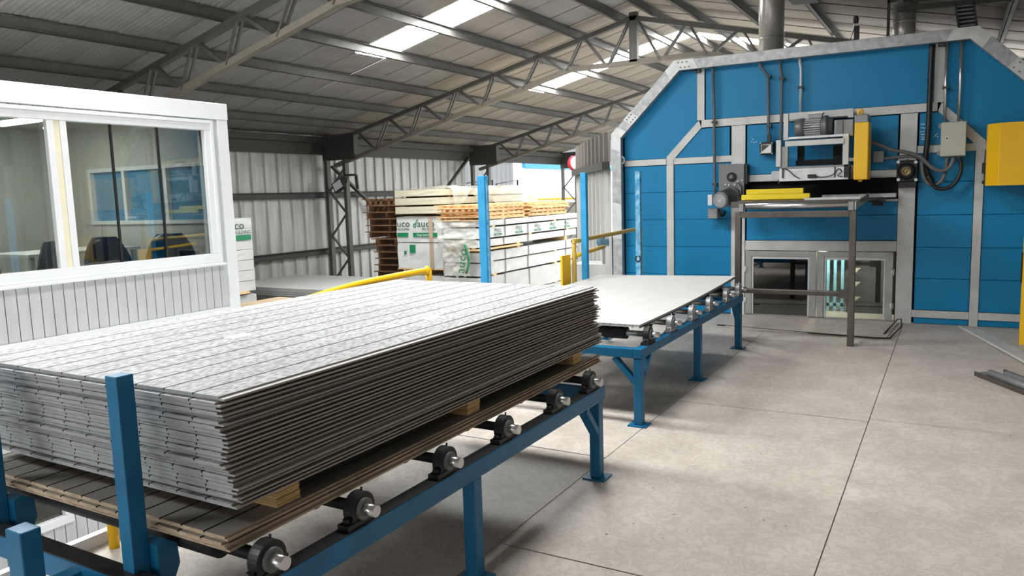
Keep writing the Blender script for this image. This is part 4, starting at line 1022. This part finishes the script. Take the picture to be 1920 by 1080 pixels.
b = MB()
for px, py in ((1426, 268), (1448, 268), (1426, 288), (1448, 288)):
    q = at(px, py, 8.78); b.cyl((q.x, 8.772, q.z), (q.x, 8.782, q.z), .006, 8)
t.part('screw', b, 'galvlight')
def cable(pts, r, m, label, Y=8.78, Ye=None):
    n = len(pts); P = [at(px, py, Y + ((Ye or Y) - Y) * i / (n - 1)) for i, (px, py) in enumerate(pts)]
    solid('cable', MB().tube(P, r, 10, smooth=4), m, label, 'cable')
cable([(1632, 266), (1648, 271), (1672, 281), (1700, 286), (1725, 294), (1738, 306), (1752, 317), (1768, 320), (1782, 312), (1788, 296)], .019, 'cable', 'grey cable looping from behind the yellow guard to the control enclosure', 8.70)
cable([(1657, 297), (1680, 295), (1708, 293), (1726, 297)], .017, 'cable', 'grey cable from the small junction box towards the flange bearing', 8.74)
cable([(1728, 302), (1730, 325), (1738, 342), (1752, 347), (1766, 338), (1773, 318), (1776, 296)], .018, 'cable', 'grey cable making a deep loop below the control enclosure', 8.75)
cable([(1748, 84), (1746, 120), (1743, 190), (1741, 240), (1738, 272), (1735, 300), (1738, 322), (1748, 342)], .026, 'blackcable', 'thick black cable running down the oven beside the right grey strip', 8.84)
cable([(1740, 330), (1752, 350), (1770, 354), (1788, 346), (1800, 326), (1802, 308), (1798, 296)], .019, 'blackcable', 'black cable making the lowest loop below the control enclosure', 8.72)

# infeed stand in front of the oven
S = Thing('infeed_stand', 'bare steel infeed stand with roller and tray in front of the oven slot', 'stand', (-1.25, 7.45, 0))
YS = 7.43
S.part('leg', MB().box(-.79, -.735, YS, YS + .055, 0, 1.235), 'steel', bevel=.004)
S.part('leg', MB().box(-1.80, -1.745, YS, YS + .055, 0, 1.235), 'steel', bevel=.004)
S.part('brace_tube', MB().box(-1.745, -.79, YS + .005, YS + .05, .455, .50), 'steel', bevel=.006)
S.part('brace_plate', MB().box(-.86, -.79, YS, YS + .055, .44, .515), 'steel')
S.part('top_bar', MB().box(-1.745, -.79, YS, YS + .05, 1.175, 1.232), 'steel', bevel=.003)
ro = S.part('infeed_roller', MB().lathe((-1.70, YS + .01, 1.285), (1, 0, 0), [(0, .01), (0, .028), (.90, .028), (.90, .01)], 20), 'bright')
for x in (-1.76, -.80): S.part('roller_bearing', MB().box(x, x + .042, YS - .015, YS + .035, 1.235, 1.31), 'castgrey', ro)
S.part('tray', MB().hexa([(-1.82, 7.55, 1.305), (-.72, 7.55, 1.305), (-.60, 8.9, 1.305), (-2.0, 8.9, 1.305), (-1.82, 7.55, 1.325), (-.72, 7.55, 1.325), (-.60, 8.9, 1.325), (-2.0, 8.9, 1.325)]), 'steel')
S.part('tray_front_angle', MB().box(-1.86, -.74, 7.52, 7.55, 1.27, 1.33), 'steel')
S.part('side_angle', MB().hexa([(-.745, 7.38, 1.24), (-.735, 7.38, 1.24), (-.735, 8.6, 1.30), (-.745, 8.6, 1.30), (-.745, 7.38, 1.31), (-.735, 7.38, 1.31), (-.735, 8.6, 1.37), (-.745, 8.6, 1.37)]), 'galv')
S.part('side_tray', MB().box(-1.2, -.50, 8.72, 8.90, 1.32, 1.36), 'galv'); S.part('tray_strip', MB().box(-1.25, -.75, 7.9, 7.96, 1.325, 1.345), 'galvlight')
S.part('side_pin', MB().cyl((-.70, 8.55, 1.27), (-.60, 8.55, 1.27), .03, 10).box(-.74, -.58, 8.5, 8.6, 1.28, 1.31), 'black')
solid('guide_bar', pb(MB(), 1399, 354, 1506, 364, 8.45, .06), 'yellow2', 'upper yellow guide bar lying on the infeed tray at the slot', 'bar', 'yellow guide bars', bevel=.004, origin=Vector((-1.75, 8.5, 1.33)))
solid('guide_bar', pb(MB(), 1390, 364, 1518, 374, 8.30, .06), 'yellow2', 'lower and longer yellow guide bar on the infeed tray', 'bar', 'yellow guide bars', bevel=.004, origin=Vector((-1.75, 8.35, 1.33)))
# steel step plate and bent rod on the deck before the doors
solid('floor_plate', MB().hexa([(-2.05, 8.0, 0.001), (-.50, 7.93, 0.001), (-.45, 8.88, 0.001), (-2.05, 8.88, 0.001), (-2.05, 8.0, .010), (-.50, 7.93, .010), (-.45, 8.88, .010), (-2.05, 8.88, .010)]), 'ply', 'thin grey plate lying on the deck in front of the oven doors', 'plate')
solid('bent_rod', MB().tube([(-2.15, 8.12, .008), (-1.5, 8.0, .008), (-.60, 7.90, .008), (-.47, 7.92, .010), (-.40, 8.5, .03), (-.42, 8.82, .055), (-.455, 8.82, .05), (-.53, 8.1, .016)], .007, 6, smooth=1), 'black', 'thin bent black rod lying around the plate before the oven doors', 'rod')
# teal motor on a ledge left of the oven
t = Thing('fan_motor', 'blue grey finned motor on a ledge left of the oven frame', 'motor', (-4.05, 9.35, .6))
c_ = at(1141, 453, 9.35)
t.part('body', MB().lathe((c_.x - .13, 9.35, c_.z), (1, -.15, 0), [(0, .02), (0, .075), (.02, .09), (.08, .095), (.08, .085), (.26, .085)], 24), 'teal')
b = MB()
for k in range(7): b.lathe((c_.x - .03 + k * .024, 9.335 - k * .0036, c_.z), (1, -.15, 0), [(0, .085), (0, .098), (.008, .098), (.008, .085)], 20)
t.part('cooling_fin', b, 'teal')
t.part('ledge', MB().box(-4.42, -3.7, 9.2, 9.7, .48, .52).box(-4.42, -3.7, 9.2, 9.24, -.2, .48), 'wall')
t.part('foot', MB().box(c_.x - .06, c_.x + .12, 9.28, 9.42, .52, c_.z - .07), 'castgrey')

# ------------------------------------------------------------------ timber yard on the lower floor
def pallet(x, y, z, wx, wy, m, label, group, nb=7, hb=.118, bottom=True, td=.02):
    t = Thing('pallet', label, 'pallet', (0, 0, 0), group)
    hx, hy = wx / 2, wy / 2; zb_ = td if bottom else 0; zt_ = zb_ + hb
    for i in range(nb):
        a = -hy + (wy - .09) * i / (nb - 1); e = random.uniform(-.015, .015)
        t.part('deck_board', MB().box(-hx + e, hx + e, a, a + .09, zt_, zt_ + td), m)
    for i in range(3):
        c = (-hx + .05, 0, hx - .05)[i]
        t.part('bearer', MB().box(c - .03, c + .03, -hy + .13, hy - .02, zb_, zt_), m)
    if bottom:
        for i in range(3):
            a = (-hy, -.045, hy - .09)[i]; t.part('bottom_board', MB().box(-hx, hx, a, a + .09, 0, td), m)
    t.o.location = (x, y, z); return t
g = 'weathered pallets in the tall stack'
p0 = pallet(-10.13, 13.2, ZL, 1.12, 1.1, 'oldpine', 'lowest weathered pallet of the tall stack beside the wrapped packs', g, 7, .118, False)
for k in range(1, 22):
    dx = -.22 if k > 15 else 0
    c = copy_tree(p0.o, None, (-10.13 + dx + random.uniform(-.03, .03), 13.2 + random.uniform(-.05, .05), ZL + k * .1395)); c.rotation_euler = (0, 0, random.uniform(-.02, .02))
    c['label'] = ('topmost weathered pallet' if k == 21 else ORD[21 - k] + ' weathered pallet from the top') + ' of the tall stack beside the wrapped packs'

def pack(x0, x1, y0, y1, z0, z1, m, label, group=None, straps=(), bev=.015, name='timber_pack', sag=0.0, band=True):
    t = Thing(name, label, 'pack', ((x0 + x1) / 2, (y0 + y1) / 2, z0), group)
    b = MB(); nx, ny = 4, 14; rr_ = random.Random(int(z0 * 1000) + int(y0 * 77))
    def P(i, j, k):
        x = x0 + (x1 - x0) * i / nx; y = y0 + (y1 - y0) * j / ny; z = z0 + (z1 - z0) * k / 3
        w_ = (z1 - z0) * .05
        if k in (1, 2): x += (rr_.uniform(-.5, .5) * w_ if i in (0, nx) else 0); y += (rr_.uniform(-.5, .5) * w_ if j in (0, ny) else 0)
        z += -sag * math.sin(PI * j / ny) + (rr_.uniform(-.5, .3) * w_ * .6 if k == 3 else 0)
        return (x, y, z)
    for k0 in range(1):
        idx = {}
        vs = []
        for i in range(nx + 1):
            for j in range(ny + 1):
                for k in range(4):
                    if i in (0, nx) or j in (0, ny) or k in (0, 3): idx[(i, j, k)] = len(vs); vs.append(P(i, j, k))
        fs = []
        for i in range(nx):
            for j in range(ny):
                for k in (0, 3): fs.append((idx[i, j, k], idx[i + 1, j, k], idx[i + 1, j + 1, k], idx[i, j + 1, k]))
        for j in range(ny):
            for k in range(3):
                for i in (0, nx): fs.append((idx[i, j, k], idx[i, j + 1, k], idx[i, j + 1, k + 1], idx[i, j, k + 1]))
        for i in range(nx):
            for k in range(3):
                for j in (0, ny): fs.append((idx[i, j, k], idx[i + 1, j, k], idx[i + 1, j, k + 1], idx[i, j, k + 1]))
        b.add(vs, fs)
    t.part('wrapping', b, m)
    for y in straps:
        t.part('strap', MB().box(x0 - .008, x1 + .012, y - .012, y + .012, z0 - .004, z0).box(x1 + .008, x1 + .014, y - .012, y + .012, z0, z1).box(x0 - .008, x1 + .012, y - .012, y + .012, z1 - .002, z1 + .006), 'castgrey')
    return t
def logo(t, loc, right, up, size, mo=True, bar=True):
    s = t.loc; r = Vector(right); u = Vector(up); n = r.cross(u)
    txt('printed_word', 'auco', size, loc, r, u, 'darkgreen', t.o, s, 1.15)
    # swash mark: ring with a rising curved tail
    c = Vector(loc) - r * size * .28 + u * size * .16
    P = [c + (r * math.cos(a) + u * math.sin(a)) * size * .17 for a in [k * 2 * PI / 12 for k in range(13)]]
    b = MB().tube(P, size * .05, 5, smooth=1).tube([c + r * size * .17, c + r * size * .2 + u * size * .35, c + r * size * .45 + u * size * .62], size * .05, 5)
    t.part('printed_mark', b, 'green')
    if mo: txt('printed_word', 'MOULDING', size * .32, Vector(loc) - u * size * .36 + r * size * .6, r, u, 'darkgreen', t.o, s, 1.0)
    if bar:
        q = Vector(loc) - u * size * .82 - r * size * .55; b = MB()
        b.bar(q + n * .001, q + r * size * 3.1 + n * .001, .002, size * .42, u); t.part('printed_bar', b, 'green')
        txt('printed_word', 'Finger Joints', size * .3, q + r * size * .5 - u * size * .1 + n * .003, r, u, 'white', t.o, s)
# back stack: wrapped moulding packs with beige packs above
BX0, BX1, BY0, BY1 = -9.5, -8.42, 12.0, 16.0
fr_ = BY0 - .012
t = pack(BX0, BX1, BY0, BY1, .60, 1.10, 'cardwhite', 'upper white wrapped pack with green print, second pallet stack', straps=())
logo(t, (-9.0, fr_, .90), (1, 0, 0), (0, 0, 1), .19)
txt('printed_word', 'uco', .19, (-9.49, fr_, .90), (1, 0, 0), (0, 0, 1), 'darkgreen', t.o, t.loc, 1.15); txt('printed_word', 'MOULDING', .058, (-9.49, fr_, .835), (1, 0, 0), (0, 0, 1), 'darkgreen', t.o, t.loc)
t.part('printed_bar', MB().box(-9.49, -9.22, fr_ - .001, fr_, .70, .785), 'green')
t.part('packing_band', MB().box(-8.72, -8.63, fr_ - .003, fr_, .60, 1.10), 'band')
t = pack(BX0, BX1, BY0, BY1, .09, .585, 'cardwhite', 'white wrapped pack with small green mark, below the printed pack')
t.part('printed_mark', MB().box(-9.2, -9.06, fr_ - .001, fr_, .39, .55).box(-9.34, -9.28, fr_ - .001, fr_, .36, .43), 'green')
t.part('packing_band', MB().box(-8.72, -8.63, fr_ - .003, fr_, .09, .585), 'band')
pk_ = pallet(-8.96, 12.6, -.045, 1.1, 1.2, 'pine', 'pine pallet under the white wrapped packs with green print', 'pallets under wrapped packs', 7, .11, False)
pack(BX0 - .05, BX1, BY0 + .02, BY1, -.60, -.05, 'cardwhite', 'white pack low behind the yellow handrail, under the printed packs')
pack(BX0, BX1, BY0 + .02, BY1, ZL, -.62, 'cardwhite', 'lowest white pack standing on the lower floor under the printed packs')
pallet(-8.96, 12.62, 1.105, 1.16, 1.2, 'oldpine', 'pallet between the printed white pack and the beige packs', 'pallets under wrapped packs', 7, .034, False, .012)
for i, (z0, z1, l) in enumerate(((1.155, 1.29, 'lowest beige moulding pack under the plastic wrap'), (1.325, 1.455, 'middle beige moulding pack under the plastic wrap'), (1.49, 1.61, 'top beige moulding pack under the crumpled plastic wrap'))):
    pack(BX0 + .02, BX1 + .02, BY0 - .05, BY1 - .1, z0, z1, 'beige', l, 'beige moulding packs')
    for y in (12.3, 13.8, 15.2) if i < 2 else (): solid('spacer', MB().box(BX0 + .05, BX1, y - .03, y + .03, z1 + .002, z1 + .033), 'oldpine', ('near', 'middle', 'far')[(12.3, 13.8, 15.2).index(y)] + ' thin timber spacer above the ' + ('lowest', 'middle')[i] + ' beige moulding pack', 'spacer', 'spacers between beige packs')
def drape(name, x0, x1, y0, y1, z, drop, label, seed, m='film', amp=.05, skirt=True):
    rr_ = random.Random(seed); nx, ny = 16, 70; vs = []; fs = []; jx = [rr_.uniform(0, 1) for _ in range(400)]
    for j in range(ny + 1):
        for i in range(nx + 1):
            u = i / nx; v = j / ny; x = x0 + (x1 - x0) * min(u / .7, 1); y = y0 + (y1 - y0) * v
            zz = z + rr_.uniform(0, amp) * .5 + .025 * math.sin(v * 23 + seed + u * 5) + .02 * math.sin(v * 51 + u * 9)
            if u > .7: x += .03 + .02 * math.sin(v * 60 + u * 14); zz = z - (u - .7) / .3 * drop * (.62 + .25 * math.sin(v * 9 + seed) + .13 * math.sin(v * 31)) + rr_.uniform(-.006, .006)
            vs.append((x, y + rr_.uniform(-.008, .008), zz))
    for j in range(ny):
        for i in range(nx): a = j * (nx + 1) + i; fs.append((a, a + 1, a + nx + 2, a + nx + 1))
    return solid(name, MB().add(vs, fs, 0, True), m, label, 'wrap')
drape('plastic_wrap', BX0, BX1 + .06, BY0 + .3, BY1 + .25, 1.63, .5, 'crumpled clear plastic film draped over the beige moulding packs', 3)
# front stack of long white packs
FX0, FX1, FY0, FY1 = -8.06, -7.28, 11.5, 15.6
specs = [(.915, 1.015, 'wrap', 'thin white wrapped pack under the fresh pine pallets'), (.70, .885, 'cardwhite', 'long white pack with a row of green prints along its side'), (.545, .670, 'wrap', 'long white wrapped pack below the printed side'), (.275, .450, 'wrap', 'long creased white pack above the lower strapped packs'),
         (.025, .25, 'wrap', 'long creased white pack low in the front timber stack'), (-.40, -.01, 'whitesheet', 'deep smooth white pack showing above the board stack'), (-.56, -.42, 'whitesheet', 'white pack just showing above the grey boards'), (ZL, -.58, 'whitesheet', 'lowest white pack of the front timber stack')]
tp = []
for i, (z0, z1, m, l) in enumerate(specs):
    dy = random.uniform(-.06, .06) if i else 0
    tt = pack(FX0, FX1 + random.uniform(-.02, .02), FY0 + dy, FY1 + dy, z0, z1, m, l, straps=(12.4 + dy, 13.3, 15.0 + dy) if i > 0 else (12.4,))
    tp.append(tt)
for si, (z0, z1, ys) in enumerate(((.672, .698, (11.7, 13.4, 15.1)), (.452, .543, (11.7, 12.9, 15.0)), (.252, .273, (11.9, 14.5)), (-.008, .023, (12, 14.5)), (-.418, -.402, (12, 14.5)), (-.578, -.562, (12, 14.5)), (.888, .912, (12, 14.5)))):
    for y in ys: solid('spacer', MB().box(FX0, FX1 + .015, y - .05, y + .05, z0 - .001, z1 + .001), 'pine', ('near', 'middle', 'far')[ys.index(y)] + ' pine spacer under the ' + ('printed', 'third', 'fourth', 'fifth', 'sixth', 'seventh', 'top')[si] + ' long white pack of the front stack', 'spacer', 'spacers between white packs')
solid('loose_plank', MB().box(-7.5, -7.22, 11.4, 13.0, .490, .515), 'pine', 'loose pine plank sticking out between the long white packs', 'plank')
t = tp[1]
for y in (12.05, 12.85, 13.62, 14.3, 14.98):
    logo(t, (FX1 + .026, y, .815), (0, 1, 0), (0, 0, 1), .085, True, y < 20)
t = tp[4]
b = MB().box(-7.62, -7.47, FY0 - .075, FY0 - .07, .06, .15); t.part('printed_label', b, 'white')
b = MB().prism([(-7.545, .075), (-7.50, .12), (-7.52, .142), (-7.545, .128), (-7.57, .142), (-7.59, .12)], FY0 - .079, FY0 - .075); t.part('printed_heart', b, 'red')
# ragged film on the near end of the front stack with faded green print
def rag(x0, x1, y, z0, z1, seed, label, m='film'):
    from mathutils import noise
    nx, nz = 28, 28; vs = []
    for j in range(nz + 1):
        for i in range(nx + 1):
            u, v = i / nx, j / nz; q = Vector((u * 4 + seed, v * 4, seed)); h = noise.fractal(q, 1, 2, 4)
            hz = (noise.noise(Vector((u * 7, seed, 0))) * .12) if j == 0 else 0
            vs.append((x0 + (x1 - x0) * u + .02 * noise.noise(q * 2), y - .05 - .045 * h, z0 + (z1 - z0) * v + hz))
    return solid('plastic_wrap', MB().add(vs, [(j * (nx + 1) + i, j * (nx + 1) + i + 1, (j + 1) * (nx + 1) + i + 1, (j + 1) * (nx + 1) + i) for j in range(nz) for i in range(nx)], 0, True), m, label, 'wrap')
rag(FX0 - .02, FX1 + .03, FY0 - .09, .55, 1.0, 5, 'ragged clear film hanging over the upper near end of the front timber stack')
rg = rag(FX0 + .1, FX1 - .1, FY0 - .10, .05, .62, 8, 'ragged clear film with green print on the near end of the front timber stack')
o_ = Vector(rg.location)
txt('printed_word', 'auco', .24, (-7.50, FY0 - .20, .08), (.18, 0, 1), (-1, 0, .18), 'green', rg, o_, 1.0)
MB().tube([(-7.44, FY0 - .2, .1), (-7.38, FY0 - .2, .3), (-7.42, FY0 - .2, .5), (-7.46, FY0 - .2, .62)], .022, 6).build('printed_mark', 'green', rg, o_)
# fresh pine pallets on top, in two piles
g = 'fresh pine pallets on the white packs'
q0 = None
for pi, (cy, n, dx) in enumerate(((12.35, 4, 0), (14.2, 4, .03))):
    for k in range(n):
        lb = ('nearer' if pi == 0 else 'farther') + ' pile of fresh pine pallets, ' + ('bottom', 'second lowest', 'second highest', 'top')[k] + ' pallet, on the white packs'
        if q0 is None: q0 = pallet(-7.72, cy, 1.02, .92, 1.75, 'pine', lb, g, 9, .044, True, .014); 
        else:
            c = copy_tree(q0.o, None, (-7.72 + dx + random.uniform(-.04, .04), cy + random.uniform(-.05, .05), 1.02 + k * .0725), lb); c.rotation_euler = (0, 0, random.uniform(-.045, .045))
# auco pack standing just past the cabin corner
AX0, AX1, AY0, AY1 = -11.4, -10.3, 7.0, 9.08
ords = ('lowest', 'second lowest', 'third lowest', 'middle', 'third highest', 'second highest, green barred', 'topmost')
for k in range(7):
    z0 = -.02 + k * .177
    t = pack(AX0, AX1, AY0, AY1, z0, z0 + .17, 'cardwhite', ords[k] + ' strapped white pack of the stack beside the cabin corner', 'white packs beside the cabin corner', bev=0)
    if k == 6: txt('printed_word', 'auco', .19, (AX1 + .02, 8.50, z0 - .01), (0, 1, 0), (0, 0, 1), 'darkgreen', t.o, t.loc, 1.15)
    if k == 5:
        txt('printed_word', 'MOULDING', .085, (AX1 + .02, 8.60, z0 + .085), (0, 1, 0), (0, 0, 1), 'darkgreen', t.o, t.loc)
        t.part('printed_bar', MB().box(AX1 + .016, AX1 + .02, 8.35, 9.04, z0 - .02, z0 + .065), 'green')
    t.part('strap', MB().box(AX1 + .022, AX1 + .026, 8.58, 8.62, z0 - .003, z0 + .174), 'green')
pack(AX0, AX1, AY0, AY1, ZL, -.07, 'cardwhite', 'deep white pack at the foot of the stack beside the cabin corner')
solid('loose_plank', MB().box(AX1 - .6, AX1 + .06, 8.3, 8.9, -.05, -.022), 'pine', 'short pine bearer under the strapped white packs by the cabin corner', 'plank')
# low piles of sheets on the lower floor
def sheetpile(x0, x1, y0, y1, zt, n, m, th, l, g):
    z = zt - n * th
    for k in range(n):
        dx, dy = random.uniform(-.015, .015), random.uniform(-.015, .015)
        solid('sheet', MB().box(x0 + dx, x1 + dx, y0 + dy, y1 + dy, z + k * th + .001, z + (k + 1) * th - .001), m, (ORD[n - 1 - k] + l[0] if k < n - 1 else l[1]), 'sheet', g)
    solid('sheet_pack', MB().box(x0 + .02, x1 - .02, y0 + .02, y1 - .02, ZL, z), 'plyface', l[2], 'pack')
sheetpile(-11.9, -9.55, 12.0, 13.0, -.19, 1, 'plyface', .02, ('', 'pale sheet against the corrugated wall', 'pack of grey sheets against the corrugated wall'), None) if False else None
sheetpile(-12.2, -9.2, 9.9, 11.9, -.10, 8, 'sheetgrey', .018, (' grey sheet from the top of the low pile in front of the corrugated wall', 'top grey sheet of the low pile in front of the corrugated wall', 'solid pack of grey sheets under the low pile by the wall'), 'grey sheets in the low pile')
sheetpile(-8.9, -7.3, 6.6, 8.3, .02, 1, 'tan', .02, ('', 'tan hardboard sheet lying just past the cabin corner', 'pack of sheets under the tan hardboard past the cabin'), None)
solid('debris', MB().tube([(-11.5, 14.3, ZL + .02), (-11.4, 14.0, ZL + .03), (-11.6, 13.7, ZL + .02)], .02, 6), 'cable', 'loose cable offcut on the lower floor', 'cable')
